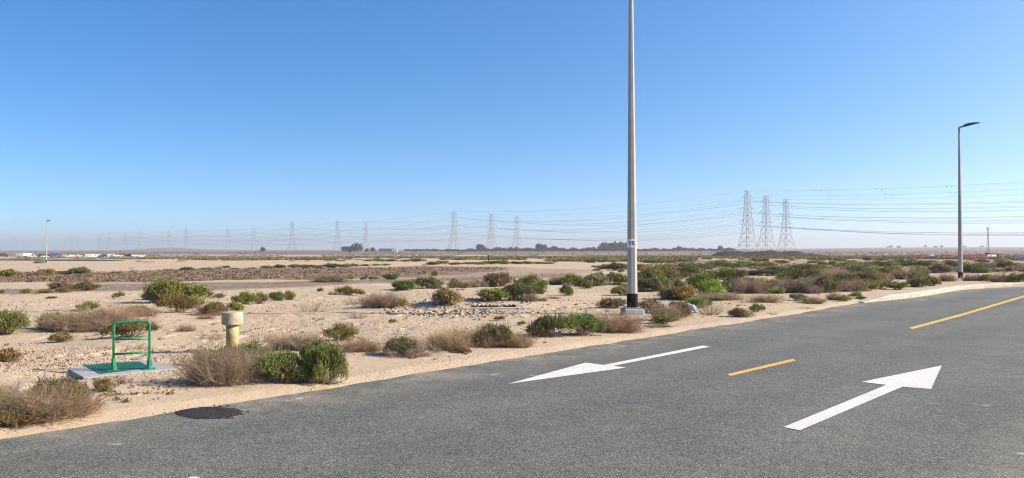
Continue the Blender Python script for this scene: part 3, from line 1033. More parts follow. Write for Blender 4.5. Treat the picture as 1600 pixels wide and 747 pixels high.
PROTO['twigS'] = [np_mesh('twigs', v_, f_, M['twig'], t_) for v_, f_, t_ in (norm(twig_proto(rg, 26, 3, 2, .0085)) for _ in range(2))]
PROTO['stems'] = [np_mesh('branches', v_, f_, M['twig'], t_) for v_, f_, t_ in (norm(twig_proto(rg, 28, 2, 0, .012)) for _ in range(2))]
KINDC = {      # foliage colour, twig colour, wording
    'green': ((.200, .225, .055), (.24, .185, .12), 'leafy green'),
    'bright': ((.285, .320, .062), (.24, .185, .12), 'bright yellow-green'),
    'dk': ((.135, .158, .056), (.19, .15, .10), 'dark green'),
    'olive': ((.235, .218, .076), (.26, .205, .135), 'olive green'),
    'yolive': ((.285, .26, .088), (.28, .22, .14), 'yellowish olive'),
    'grey': ((.215, .205, .115), (.24, .19, .14), 'grey-olive'),
    'rust': ((.235, .175, .085), (.28, .19, .12), 'rust-tinged'),
    'orange': ((.34, .225, .07), (.28, .19, .12), 'orange-yellow'),
    'dry': ((.24, .18, .12), (.34, .245, .15), 'dry brown twiggy'),
    'purp': ((.2, .15, .12), (.305, .222, .15), 'dry purplish-brown twiggy'),
    'sparse': ((.24, .18, .13), (.32, .24, .165), 'sparse dry bare-stemmed'),
    'mix': ((.195, .192, .058), (.315, .235, .16), 'half-green half-dry'),
}
SHRUBS = []     # collected first: (root, size px, kind, zone phrase, explicit label)


def child_of(root, name, me, col_, loc_=(0, 0, 0), sc=(1, 1, 1), rz=0.0):
    o = bpy.data.objects.new(name, me); C.objects.link(o); o.parent = root
    o.location = loc_; o.scale = sc; o.rotation_euler = (0, 0, rz)
    o.color = (*[c * random.uniform(.9, 1.1) for c in col_], 1)
    return o


def shrub(px, py, wpx, hpx, kind, where, label=None):
    x, y, z = at(px, py)
    d = y
    W = wpx / F * d; Hh = hpx / F * d
    # the outline's foot is the near side of the plant: stand its middle a little further back
    dep = W * random.uniform(.5, .72) if W < 1.6 else W * random.uniform(.38, .55)
    dep = min(dep, 2.2)
    y2 = y + dep * .38; x2 = x * y2 / y
    z2 = float(ground(np.array([x2]), np.array([y2]))[0])
    Hh = max(.55 * Hh, CAM_H - (py - hpx - 390) / F * y2 - z2)
    fol, twg, word = KINDC[kind]
    fol = tuple(c * random.uniform(.88, 1.12) for c in fol)
    pr = wpx * .64
    lv = 'H' if wpx > 46 else 'M' if wpx > 17 else 'L'
    name = 'dry_shrub' if kind in ('dry', 'purp', 'sparse') else 'shrub'
    sc = (W * 1.06, dep * 1.1, Hh / .47)
    rz = random.choice((0, math.pi)) + random.uniform(-.3, .3)
    if lv == 'L':
        me = random.choice(PROTO['leafL' if name == 'shrub' else 'twigL'])
        root = bpy.data.objects.new(name, me); C.objects.link(root)
        cc = fol if name == 'shrub' else twg
        root.color = (*cc, 1)
        root.rotation_euler = (0, 0, random.choice((0, math.pi)))
    else:
        root = empty(name)
        if kind in ('dry', 'purp'):
            child_of(root, 'twigs', random.choice(PROTO['twig' + lv]), twg, rz=rz)
            child_of(root, 'twigs', random.choice(PROTO['twig' + lv]), tuple(c * .85 for c in twg), (random.uniform(-.15, .15), 0, 0), (.8, .9, .8), rz + 1.6)
        elif kind == 'sparse':
            child_of(root, 'twigs', random.choice(PROTO['twigS']), twg, rz=rz)
        elif kind == 'mix':
            child_of(root, 'twigs', random.choice(PROTO['twig' + lv]), twg, rz=rz)
            sx = random.choice((-1, 1))
            child_of(root, 'foliage', random.choice(PROTO['leaf' + lv]), fol, (sx * .16, random.uniform(-.1, .1), 0.0), (.55, .62, .95), rz)
        else:
            child_of(root, 'foliage', random.choice(PROTO['leaf' + lv]), fol, rz=rz)
            if random.random() < .6:
                child_of(root, 'dry_twigs', random.choice(PROTO['twig' + lv]), tuple(c * 1.35 for c in twg), (random.choice((-1, 1)) * random.uniform(.2, .34), random.uniform(-.25, .0), 0), (.42, .5, .62), rz)
            child_of(root, 'branches', random.choice(PROTO['stems']), twg, (0, 0, 0), (.85, .85, .8), rz)
    root.location = (x2, y2, z2 - .015 * Hh - .01)
    root.scale = sc
    SHRUBS.append((root, px, py, wpx, kind, where, label, name))
    return root


V1 = 'on the lower-left verge'
V2 = 'before the vent post'
V3 = 'around the guard rail'
V4 = 'in the row left of the arrow'
V5 = 'around the 192 lamp post foot'
V6 = 'on the open stony sand'
V7 = 'in the mid-distance left of 192 post'
V8 = 'in the thicket right of 192 post'
V9 = 'on the bare right verge'
V10 = 'around the kerbside lamp post'
V11 = 'before the dark gravel field'
V12 = 'behind the dark gravel field'
V13 = 'on the far pale sand'
V14 = 'in the far scrub belt'
L_ = shrub
# lower left
L_(40, 668, 150, 72, 'dry', V1, 'large dry brown shrub at the road edge in the lower left corner')
L_(112, 655, 100, 52, 'mix', V1, 'half-green shrub leaning over the verge, next to the corner dry shrub')
L_(28, 673, 80, 34, 'olive', V1, 'low olive green clump at the foot of the corner dry shrub')
L_(92, 645, 84, 52, 'grey', V1, 'greyish green top growth rising behind the corner dry shrub')
L_(-8, 640, 60, 40, 'dry', V1)
L_(162, 614, 27, 24, 'olive', V1, 'small olive tuft in front of the drain slab')
L_(182, 598, 58, 15, 'sparse', V1, 'wispy dry weeds against the front of the drain slab')
# clump in front of the vent post
L_(335, 606, 118, 66, 'dry', V2, 'big rounded dry brown shrub in front of the vent post')
L_(408, 592, 80, 50, 'purp', V2, 'dry purplish-brown shrub between the vent post and the green shrubs')
L_(360, 568, 56, 26, 'olive', V2, 'olive leafy shrub around the foot of the vent post')
L_(398, 565, 44, 30, 'green', V2, 'leafy green shrub just right of the vent post pipe')
L_(318, 570, 26, 24, 'yolive', V2, 'small yellowish olive tuft left of the vent post')
L_(442, 600, 66, 46, 'green', V2, 'rounded leafy green shrub beside the dry one, second from the clump end')
L_(510, 603, 58, 60, 'bright', V2, 'bright green shrub closing the roadside clump at its right end')
L_(498, 578, 50, 42, 'green', V2, 'green shrub rising behind the bright green one at the clump end')
L_(472, 600, 40, 28, 'dk', V2)
L_(468, 549, 92, 30, 'purp', V2, 'wide low dry purplish shrub behind the roadside clump')
L_(532, 533, 46, 26, 'olive', V2, 'olive shrub above the wide dry one, alone on the sand')
L_(560, 551, 66, 24, 'dry', V2, 'dry brown shrub right behind the bright green one')
L_(415, 535, 50, 16, 'sparse', V2)
# around guard rail
L_(5, 524, 72, 36, 'olive', V3, 'olive shrub cut by the left frame edge, level with the guard rail')
L_(8, 566, 44, 22, 'olive', V3, 'small olive shrub at the left frame edge, below the larger olive one')
L_(86, 515, 44, 26, 'olive', V3)
L_(105, 520, 84, 34, 'purp', V3, 'long dry purplish shrub left of the guard rail')
L_(175, 519, 118, 44, 'purp', V3, 'large dry greyish shrub behind the guard rail')
L_(160, 500, 26, 18, 'yolive', V3)
L_(203, 528, 62, 26, 'olive', V3, 'rust-olive bush seen through the top opening of the guard rail')
L_(225, 495, 50, 18, 'mix', V3)
L_(96, 535, 34, 17, 'olive', V3)
L_(215, 547, 50, 14, 'sparse', V3)
L_(162, 547, 30, 11, 'sparse', V3)
L_(291, 518, 28, 13, 'dry', V3)
L_(330, 534, 52, 20, 'sparse', V3)
L_(137, 486, 30, 15, 'olive', V11)
L_(185, 466, 17, 11, 'olive', V11)
L_(80, 467, 16, 6, 'green', V11)
L_(40, 460, 15, 10, 'green', V11)
L_(56, 460, 14, 5, 'dry', V11)
L_(72, 457.5, 24, 7, 'green', V11)
L_(100, 457, 26, 9, 'olive', V11)
L_(96, 452, 34, 13, 'grey', V11)
L_(118, 452, 26, 11, 'purp', V11)
L_(135, 454, 34, 15, 'rust', V11)
L_(2, 459, 9, 8, 'rust', V11)
L_(272, 474, 88, 34, 'green', V11, 'largest dark leafy green bush on the left, standing beyond the guard rail')
L_(238, 469, 32, 14, 'dk', V11)
L_(278, 489, 48, 26, 'olive', V11, 'olive bush in front of the largest left-hand green bush')
L_(302, 482, 30, 20, 'green', V11)
L_(308, 463, 18, 12, 'olive', V11)
L_(328, 494, 52, 22, 'mix', V11)
L_(322, 499, 26, 9, 'dry', V11)
L_(382, 476, 34, 19, 'green', V11)
L_(406, 475, 24, 17, 'olive', V11)
L_(368, 485, 24, 13, 'bright', V11, 'small bright green shrub just above the vent post cap')
L_(342, 467, 16, 9, 'olive', V11)
L_(433, 470, 22, 14, 'dk', V11)
L_(450, 469, 20, 14, 'green', V11)
L_(500, 457, 9, 8, 'grey', V11)
# open sand
L_(490, 488, 54, 20, 'sparse', V6, 'spreading bare-stemmed dry bush on open sand above the clump')
L_(552, 476, 36, 13, 'sparse', V6)
L_(600, 482, 66, 25, 'purp', V6, 'dense greyish dry bush in the open middle ground')
L_(630, 481, 17, 13, 'yolive', V6)
L_(558, 498, 36, 12, 'sparse', V6)
L_(614, 504, 12, 6, 'green', V6)
L_(698, 477, 43, 25, 'yolive', V6, 'round yellowish olive ball-shaped shrub on the open sand')
L_(772, 472, 44, 20, 'green', V6)
L_(812, 471, 60, 25, 'dk', V6, 'dense dark green shrub beside the slotted drain cover')
L_(846, 471, 16, 5, 'green', V6)
L_(780, 501, 16, 8, 'rust', V6)
L_(815, 509, 12, 8, 'green', V6)
L_(543, 462, 34, 14, 'green', V6)
L_(563, 462, 14, 10, 'rust', V6)
L_(520, 461, 16, 7, 'purp', V6)
L_(885, 462, 18, 16, 'green', V6)
L_(862, 467, 20, 4, 'dry', V6)
# roadside row
L_(640, 560, 84, 32, 'mix', V4, 'half-dry olive shrub at the left end of the roadside row')
L_(700, 549, 70, 34, 'dry', V4, 'spiky dry shrub in the middle of the roadside row')
L_(752, 544, 96, 36, 'mix', V4, 'broad half-green shrub in the roadside row nearest the arrow tip')
L_(808, 544, 56, 24, 'dry', V4, 'dry brown shrub at the right end of the roadside row')
L_(770, 534, 40, 22, 'olive', V4)
L_(720, 552, 30, 10, 'olive', V4)
# foot of the lamp post
L_(860, 528, 60, 32, 'dk', V5, 'dark green left half of the leafy pair in front of the 192 lamp post')
L_(908, 526, 62, 32, 'green', V5, 'bright leafy right half of the green pair in front of the 192 lamp post')
L_(962, 521, 86, 34, 'dry', V5, 'tangled dry brown shrub directly in front of the lamp post footing')
L_(985, 512, 40, 12, 'sparse', V5)
L_(955, 482, 40, 15, 'rust', V5, 'rust-coloured low shrub just left of the lamp post base band')
L_(1015, 490, 40, 20, 'rust', V5)
L_(1040, 502, 50, 26, 'purp', V5, 'dry purplish shrub right of the lamp post footing')
L_(1036, 507, 34, 15, 'olive', V5)
L_(1062, 496, 36, 22, 'mix', V5)
L_(1092, 482, 36, 16, 'green', V5, 'green shrub right behind the plastic bag')
L_(1108, 493, 46, 24, 'sparse', V5, 'radiating bare-stick shrub to the right of the plastic bag')
L_(1060, 486, 24, 14, 'dk', V5)
L_(1030, 512, 44, 6, 'dry', V5)
# mid-distance line left of the post
L_(568, 438, 10, 6, 'dk', V7); L_(584, 438, 14, 7, 'green', V7); L_(610, 437, 21, 9, 'dk', V7); L_(679, 433, 9, 9, 'dk', V7)
L_(518, 441, 56, 15, 'purp', V7, 'wide purplish dry shrub on the gravel field edge'); L_(546, 438, 11, 9, 'yolive', V7)
L_(633, 454, 36, 15, 'dk', V7, 'dark green left shrub of the touching pair in mid-distance')
L_(670, 451, 40, 17, 'dk', V7, 'darker bushy right shrub of the touching pair in mid-distance')
L_(718, 450, 38, 14, 'mix', V7); L_(745, 449, 34, 14, 'purp', V7); L_(728, 452, 15, 9, 'green', V7)
L_(780, 448, 42, 20, 'rust', V7, 'tall rust-tinged rounded shrub behind the leafy dark one'); L_(762, 448, 18, 12, 'green', V7)
L_(815, 446, 20, 11, 'green', V7); L_(832, 448, 28, 17, 'olive', V7); L_(845, 451, 20, 13, 'bright', V7)
L_(868, 445, 26, 14, 'purp', V7); L_(892, 445, 34, 15, 'green', V7); L_(912, 451, 24, 13, 'green', V7)
L_(932, 447, 36, 19, 'grey', V7); L_(962, 445, 36, 17, 'olive', V7); L_(974, 462, 34, 15, 'olive', V7)
L_(948, 421, 30, 7, 'dk', V7); L_(965, 423, 34, 11, 'dk', V7); L_(971, 427, 9, 7, 'olive', V7)
L_(927, 418, 6, 3, 'dk', V7); L_(932, 424, 12, 4, 'rust', V7); L_(1002, 423, 30, 9, 'rust', V7)
# thicket right of the post
for a in [(1008, 441, 28, 19, 'olive'), (1034, 446, 50, 27, 'olive'), (1016, 456, 44, 18, 'dk'), (1038, 455, 40, 18, 'green'), (1060, 436, 28, 13, 'dk'),
          (1072, 420, 26, 11, 'yolive'), (1082, 432, 46, 17, 'dk'), (1104, 437, 34, 13, 'green'), (1122, 436, 36, 12, 'grey'), (1140, 437, 28, 15, 'green'),
          (1155, 437, 22, 14, 'rust'), (1056, 468, 40, 27, 'mix'), (1042, 468, 24, 16, 'grey'), (1070, 470, 36, 20, 'orange'), (1098, 457, 40, 26, 'green'),
          (1112, 464, 36, 22, 'bright'), (1122, 470, 72, 12, 'dry'), (1148, 457, 48, 20, 'dk'), (1176, 459, 56, 22, 'purp'), (1196, 452, 34, 14, 'yolive'),
          (1214, 459, 22, 8, 'bright'), (1232, 458, 52, 22, 'purp'), (1250, 457, 28, 17, 'dry'), (1282, 458, 54, 24, 'mix'), (1248, 444, 56, 20, 'dk'),
          (1276, 442, 40, 18, 'olive'), (1304, 444, 60, 21, 'purp'), (1330, 456, 40, 17, 'purp'), (1350, 455, 40, 15, 'rust'), (1340, 432, 38, 20, 'grey'),
          (1226, 431, 60, 12, 'dk'), (1258, 424, 54, 12, 'olive'), (1286, 416, 14, 7, 'dk'), (1300, 416, 12, 8, 'dk'), (1192, 431, 56, 10, 'dk'),
          (1162, 417, 40, 9, 'green'), (1124, 416, 34, 9, 'olive'), (1146, 418, 30, 6, 'dk'), (1196, 416, 30, 7, 'olive'), (1275, 430, 30, 10, 'dk'),
          (1310, 432, 34, 14, 'purp'), (1180, 446, 30, 9, 'olive'), (1104, 421, 30, 9, 'grey'), (1060, 425, 40, 9, 'rust'), (1034, 421, 30, 8, 'olive'),
          (1318, 449, 44, 18, 'rust'), (1265, 450, 36, 14, 'green'), (1135, 424, 26, 6, 'olive'), (1210, 422, 26, 6, 'rust'), (1090, 446, 28, 14, 'dk'),
          (1365, 447, 48, 20, 'rust'), (1375, 452, 34, 11, 'olive'), (1322, 418, 40, 8, 'olive'), (1350, 418, 34, 8, 'dk')]:
    L_(a[0], a[1], a[2] * 1.06, a[3] * (1.05 if a[1] > 436 else .82), a[4], V8)
rs8 = random.Random(88)
for a in [(1050, 450), (1085, 451), (1228, 438), (1290, 438), (1302, 455), (1240, 451), (1345, 444), (1272, 459)]:
    L_(a[0], a[1], rs8.uniform(24, 36), rs8.uniform(9, 13), rs8.choice(['olive', 'purp', 'grey', 'mix', 'green', 'rust']), V8)
# verge
for a in [(1196, 473, 50, 13, 'dry'), (1160, 496, 42, 14, 'mix'), (1181, 488, 18, 12, 'green'), (1192, 486, 7, 9, 'grey'), (1248, 470, 24, 10, 'olive'), (1268, 475, 40, 11, 'dry'),
          (1304, 469, 24, 11, 'purp'), (1317, 471, 20, 8, 'green'), (1337, 466, 17, 9, 'bright'), (1345, 468, 16, 4, 'dk'), (1205, 492, 24, 4, 'sparse'), (1260, 483, 24, 3, 'sparse')]:
    L_(*a, V9)
# around the kerbside lamp
for a in [(1364, 431, 34, 13, 'bright'), (1394, 432, 36, 14, 'yolive'), (1384, 441, 20, 12, 'rust'), (1420, 437, 46, 18, 'purp'), (1437, 433, 28, 14, 'yolive'), (1428, 437, 18, 9, 'dk'),
          (1402, 453, 28, 11, 'green'), (1436, 449, 34, 13, 'dk'), (1456, 447, 24, 13, 'green'), (1478, 440, 28, 12, 'purp'), (1470, 427, 32, 12, 'olive'), (1525, 427, 40, 12, 'dk'),
          (1508, 425, 18, 9, 'grey'), (1562, 441, 34, 13, 'purp'), (1586, 441, 28, 11, 'dk'), (1598, 440, 20, 10, 'bright'), (1530, 439, 16, 10, 'purp'), (1542, 439, 18, 8, 'olive'),
          (1516, 439, 24, 10, 'dry'), (1577, 426, 10, 7, 'rust'), (1597, 426, 10, 4, 'rust'), (1489, 418, 18, 8, 'dk'), (1506, 418, 12, 6, 'olive'), (1545, 418, 24, 6, 'purp'), (1569, 418, 22, 8, 'dk'),
          (1533, 416.5, 12, 5, 'rust'), (1392, 417, 26, 8, 'green'), (1415, 416, 26, 7, 'dk'), (1440, 416, 30, 7, 'dk'), (1372, 417, 20, 8, 'rust'), (1376, 446, 12, 7, 'sparse'), (1586, 416, 12, 3, 'rust')]:
    L_(*a, V10)
# back edge of the gravel field
for a in [(12, 432, 28, 12, 'olive'), (30, 431, 10, 6, 'olive'), (50, 430.5, 26, 7, 'purp'), (74, 429.5, 26, 10, 'yolive'), (62, 430, 18, 7, 'olive'), (100, 428, 20, 6, 'olive'), (124, 429, 32, 12, 'dk'), (128, 432, 24, 6, 'purp'),
          (152, 430, 20, 6, 'purp'), (178, 427, 8, 4, 'dk'), (186, 427, 9, 4, 'dk'), (262, 423, 16, 5, 'purp'), (276, 423, 12, 3, 'purp'), (291, 422.5, 18, 6, 'dk'), (304, 422.5, 14, 4, 'purp'), (323, 421, 18, 4, 'olive'), (341, 420.5, 14, 6, 'purp'), (353, 420, 12, 6, 'olive'), (366, 420.5, 14, 3, 'olive'),
          (392, 420, 16, 3, 'olive'), (418, 419.5, 20, 5, 'olive'), (437, 419, 18, 6, 'dk'), (460, 418.5, 20, 6, 'olive'), (478, 419, 24, 6, 'olive'), (497, 419, 18, 5, 'rust'), (516, 418.5, 22, 7, 'dk'), (528, 418, 14, 5, 'dk'),
          (540, 418, 18, 6, 'olive'), (554, 417.5, 14, 6, 'olive'), (570, 416.5, 14, 4, 'dk'), (589, 416, 16, 4, 'yolive'), (603, 415.8, 14, 4, 'olive'), (663, 415, 8, 3, 'purp'), (676, 414, 18, 5, 'dk'), (688, 413.6, 16, 6, 'olive'), (697, 413.6, 10, 6, 'yolive'), (712, 413.8, 18, 4, 'rust'), (730, 413.6, 16, 4, 'rust'), (748, 413.5, 24, 4, 'olive'),
          (766, 413, 24, 5, 'dk'), (785, 413, 22, 6, 'green'), (806, 412.8, 18, 4, 'dk'), (824, 412.6, 22, 4, 'olive'), (842, 412.4, 20, 3, 'green'), (856, 412.6, 20, 4, 'purp'), (868, 410.5, 6, 4, 'rust')]:
    L_(*a, V12)
# far pale sand
for a in [(62, 411.8, 17, 5, 'olive'), (480, 408.6, 8, 2, 'dk'), (513, 408.6, 12, 2.4, 'dk'), (532, 408.6, 16, 3, 'olive'), (456, 408.4, 10, 2.5, 'purp'), (577, 409, 16, 4, 'olive'), (594, 408.6, 18, 4, 'olive'), (612, 408.6, 18, 4, 'dk'), (632, 409.6, 14, 4, 'dk'), (650, 409, 20, 5, 'dk'), (662, 408.6, 10, 3, 'olive'),
          (218, 409.2, 10, 3, 'yolive'), (233, 410.2, 16, 2.4, 'olive'), (284, 408.8, 14, 2.6, 'dk'), (876, 409, 8, 3, 'dk'), (887, 409, 14, 4, 'olive'), (902, 410, 16, 5, 'olive'), (922, 410.6, 18, 5, 'dk'), (940, 410, 18, 4, 'olive'), (958, 409.6, 20, 4, 'yolive'), (1012, 411, 24, 4, 'dk'), (1030, 411.4, 20, 5, 'dk'), (1048, 411, 18, 4, 'rust'), (1082, 408.5, 8, 3, 'dk'), (203, 419.5, 4, 2, 'dk'), (208, 419.3, 4, 2, 'dk'), (60, 418, 4, 2, 'dk')]:
    L_(*a, V13)
# generated far belt
rs_ = random.Random(3)
for k in range(34):
    px = 260 + k * 23 + rs_.uniform(-8, 8)
    L_(px, rs_.uniform(402.5, 406.5), rs_.uniform(10, 20), rs_.uniform(1.8, 3.2), rs_.choice(['olive', 'rust', 'olive', 'dk', 'yolive']), V14)
for k in range(24):
    px = 1060 + k * 23 + rs_.uniform(-8, 8)
    L_(px, rs_.uniform(405.5, 412), rs_.uniform(12, 22), rs_.uniform(2.2, 4.0), rs_.choice(['olive', 'rust', 'rust', 'dk', 'purp']), V14)

ORD = ['first', 'second', 'third', 'fourth', 'fifth', 'sixth', 'seventh', 'eighth', 'ninth', 'tenth', 'eleventh', 'twelfth', 'thirteenth', 'fourteenth', 'fifteenth', 'sixteenth', 'seventeenth', 'eighteenth', 'nineteenth', 'twentieth']
for k in range(21, 40): ORD.append('twenty-' + ORD[k - 21] if k < 30 else 'thirtieth' if k == 30 else 'thirty-' + ORD[k - 31])
NUM = ['no', 'one', 'two', 'three', 'four', 'five', 'six', 'seven', 'eight', 'nine', 'ten', 'eleven', 'twelve', 'thirteen', 'fourteen', 'fifteen', 'sixteen', 'seventeen', 'eighteen', 'nineteen', 'twenty']
auto = {}
for s_ in SHRUBS:
    if s_[6]: tag(s_[0], s_[6], 'shrub', 'shrubs ' + s_[5])
    else: auto.setdefault((s_[5], s_[4]), []).append(s_)
for (wh, kd), ls in auto.items():
    ls.sort(key=lambda q: q[1])
    for k, s_ in enumerate(ls):
        wd_ = KINDC[kd][2]
        size = 'small ' if s_[3] < 22 else ''
        if len(ls) == 1: lab = f'{size}{wd_} shrub, the only such one {wh}'
        else: lab = f'{size}{wd_} shrub, {ORD[k]} such from left {wh}'
        tag(s_[0], lab, 'shrub', 'shrubs ' + wh)

# ------------------------------------------------------------------ uncountable ground cover
def scatter_tufts(name, pts, sizes, cols, blades, label=None):
    """many low tufts in one mesh, each a handful of thin blades"""
    rng = np.random.default_rng(77)
    nT = len(pts)
    P = np.repeat(pts, blades, 0); S = np.repeat(sizes, blades)[:, None]
    a = rng.uniform(0, 2 * math.pi, len(P)); el = rng.uniform(.15, 1.3, len(P))
    d = np.stack([np.cos(a) * np.cos(el), np.sin(a) * np.cos(el), np.sin(el) * .8], 1)
    off = rng.normal(0, .35, (len(P), 3)) * S * [1, 1, 0]
    b = P + off
    sdv = np.cross(d, rng.normal(size=(len(P), 3))); sdv /= np.linalg.norm(sdv, axis=1)[:, None]
    ln = S * rng.uniform(.5, 1.1, (len(P), 1)); wv = ln * .16
    Vv = np.stack([b - sdv * wv * .5, b + d * ln * .5 + sdv * wv, b + d * ln, b + d * ln * .5 - sdv * wv], 1).reshape(-1, 3)
    tt = np.repeat(np.clip(np.repeat(cols, blades) + rng.normal(0, .15, len(P)), 0, 1), 4)
    me = np_mesh(name, Vv, np.arange(len(Vv)).reshape(-1, 4), M['tuft'], tt)
    o = link(name, me); tag(o, kind='stuff')
    return o


def px_points(n_, x0, x1, y0, y1, seed, dens=None, ypow=1.0):
    rng = np.random.default_rng(seed); res = []
    while len(res) < n_:
        px = rng.uniform(x0, x1); py = y0 + (y1 - y0) * rng.random() ** ypow
        v = ray(px, py); x, y = v[0], 1.0
        ts = np.geomspace(4, 4500, 260)
        g = CAM_H + v[2] * ts - np.interp(np.hypot(v[0] * ts, ts), TY, TZ)
        if not (g < 0).any(): continue
        k = max(int(np.argmax(g < 0)), 1); t0, t1 = ts[k - 1], ts[k]; tt = t0 + (t1 - t0) * g[k - 1] / (g[k - 1] - g[k])
        x, y = v[0] * tt, tt
        if dens is not None and not dens(x, y, px, py, rng): continue
        res.append((x, y))
    A_ = np.array(res); return np.column_stack([A_, ground(A_[:, 0], A_[:, 1])])


def d_out(x, y): return max(float(sdist(LEFT, np.array([x]), np.array([y]))[0]), -float(sdist(RIGHT, np.array([x]), np.array([y]))[0]))


BANDS = [[(70, 402.2), (350, 402.4), (350, 404.8), (200, 405.6), (120, 405.0)], [(285, 402), (525, 401.6), (525, 406.8), (330, 407.6), (290, 405.6)], [(525, 400.8), (1000, 401), (1000, 404.4), (525, 403.9)], [(830, 401), (1090, 401.2), (1080, 409.6), (855, 408.8)], [(1120, 403), (1620, 403), (1620, 406), (1300, 404.6), (1120, 404.4)]]
band = lambda x, y, px, py, rng: any(inpoly(b_, np.array([px]), np.array([py]))[0] for b_ in BANDS) and vnoise(np.array([x / 5]), np.array([y / 14]), 27)[0] > .30
p = px_points(4200, 60, 1620, 400.6, 409.8, 31, band)
o = scatter_tufts('low_scrub', p, np.random.default_rng(31).uniform(.45, .95, len(p)), np.random.default_rng(32).uniform(.1, .8, len(p)), 14)
o.color = (.17, .15, .06, 1)
ok = lambda x, y, px, py, rng: vnoise(np.array([x / (3 + y * .05)]), np.array([y / (8 + y * .12)]), 7)[0] > .38
p = px_points(7500, -20, 1620, 399.0, 406.5, 1, ok)
o = scatter_tufts('dry_scrub', p, np.random.default_rng(1).uniform(.45, 1.0, len(p)), np.random.default_rng(2).uniform(.1, .8, len(p)), 12)
o.color = (.17, .145, .062, 1)
p = px_points(2600, 1010, 1620, 404, 428, 2, ok)
o = scatter_tufts('dry_scrub', p, np.random.default_rng(3).uniform(.10, .26, len(p)), np.random.default_rng(4).uniform(.1, .8, len(p)), 12)
o.color = (.165, .12, .065, 1)
p = px_points(1200, -20, 1620, 393.0, 399.0, 12, ok)
o = scatter_tufts('dry_scrub', p, np.random.default_rng(1).uniform(.8, 1.8, len(p)), np.random.default_rng(2).uniform(.1, .6, len(p)), 10)
o.color = (.13, .11, .07, 1)
gravel_dens = lambda x, y, px, py, rng: inpoly([(-20, 428), (160, 427), (300, 423), (560, 420), (790, 419), (790, 424), (650, 432), (470, 438), (330, 440), (140, 447), (-20, 446)], np.array([px]), np.array([py]))[0]
p = px_points(1500, -20, 800, 418, 448, 4, gravel_dens)
o = scatter_tufts('dry_weeds', p, np.random.default_rng(5).uniform(.10, .26, len(p)), np.random.default_rng(6).uniform(.2, .9, len(p)), 10)
o.color = (.19, .135, .09, 1)
verge = lambda x, y, px, py, rng: d_out(x, y) > .5 and vnoise(np.array([x / 1.1]), np.array([y / 1.1]), 9)[0] > .66
p = px_points(330, -20, 1350, 465, 655, 5, verge)
o = scatter_tufts('dry_weeds', p, np.random.default_rng(5).uniform(.03, .075, len(p)), np.random.default_rng(6).uniform(.2, .9, len(p)), 16)
o.color = (.23, .165, .105, 1)


def stones(name, pts, sizes, seed, color):
    rng = np.random.default_rng(seed); nS = len(pts)
    base = np.array([[1, 0, 0], [0, 1, 0], [-1, 0, 0], [0, -1, 0], [0, 0, 1], [0, 0, -1], [.7, .7, .55], [-.7, .7, .5], [-.7, -.7, .55], [.7, -.7, .5]], float)
    tri = np.array([[0, 6, 4], [6, 1, 4], [1, 7, 4], [7, 2, 4], [2, 8, 4], [8, 3, 4], [3, 9, 4], [9, 0, 4], [0, 5, 6], [6, 5, 1], [1, 5, 7], [7, 5, 2], [2, 5, 8], [8, 5, 3], [3, 5, 9], [9, 5, 0]])
    b = base[None] * (1 + rng.normal(0, .2, (nS, 10, 3)))
    sc = sizes[:, None] * np.stack([rng.uniform(.7, 1.3, nS), rng.uniform(.7, 1.3, nS), rng.uniform(.45, .85, nS)], 1)
    b = b * sc[:, None, :]
    a = rng.uniform(0, 6.28, nS); c_, s_ = np.cos(a)[:, None], np.sin(a)[:, None]
    bx = b[..., 0] * c_ - b[..., 1] * s_; by = b[..., 0] * s_ + b[..., 1] * c_
    Vv = np.stack([bx, by, b[..., 2]], -1) + (pts + np.stack([np.zeros(nS), np.zeros(nS), sizes * .2], 1))[:, None, :]
    Fq = (tri[None] + (np.arange(nS) * 10)[:, None, None]).reshape(-1, 3)
    me = np_mesh(name, Vv.reshape(-1, 3), Fq, M['stone'], np.repeat(rng.random(nS), 10))
    o_ = link(name, me); o_.color = (*color, 1); tag(o_, kind='stuff'); return o_


peb = lambda x, y, px, py, rng: d_out(x, y) > .9 and vnoise(np.array([x / 2.3]), np.array([y / 2.3]), 19)[0] + rng.normal(0, .16) > .47
p = px_points(15000, -20, 1380, 474, 622, 6, peb, .75)
stones('pebbles', p, .005 + .014 * np.random.default_rng(8).random(len(p)) ** 2.5, 15, (.36, .275, .195))
p = px_points(2600, -20, 1340, 452, 490, 16, peb, .8)
stones('pebbles', p, .010 + .026 * np.random.default_rng(8).random(len(p)) ** 2.5, 25, (.36, .275, .195))
rub = lambda x, y, px, py, rng: rng.random() < math.exp(-((px - 735) / 95) ** 2 - ((py - 491) / 8.5) ** 2)
p = px_points(700, 560, 920, 475, 512, 7, rub)
stones('rubble', p, .016 + .04 * np.random.default_rng(9).random(len(p)) ** 2, 16, (.33, .265, .20))
clod = lambda x, y, px, py, rng: d_out(x, y) > .6 and rng.random() < math.exp(-((px - 215) / 70) ** 2 - ((py - 612) / 14) ** 2) + .5 * math.exp(-((px - 60) / 60) ** 2 - ((py - 560) / 18) ** 2)
p = px_points(260, 0, 330, 540, 645, 8, clod)
stones('clods', p, .006 + .018 * np.random.default_rng(10).random(len(p)) ** 2, 17, (.30, .23, .16))


# ------------------------------------------------------------------ pylons and lines
PH = 60.0
ARMS = [(31.5, 8.6), (43.0, 9.4), (54.0, 8.2)]


def half(z):
    return float(np.interp(z, [0, 8, 16, 31.5, 43, 54, 60], [8.2, 6.2, 4.7, 3.0, 2.4, 1.9, 1.7]))


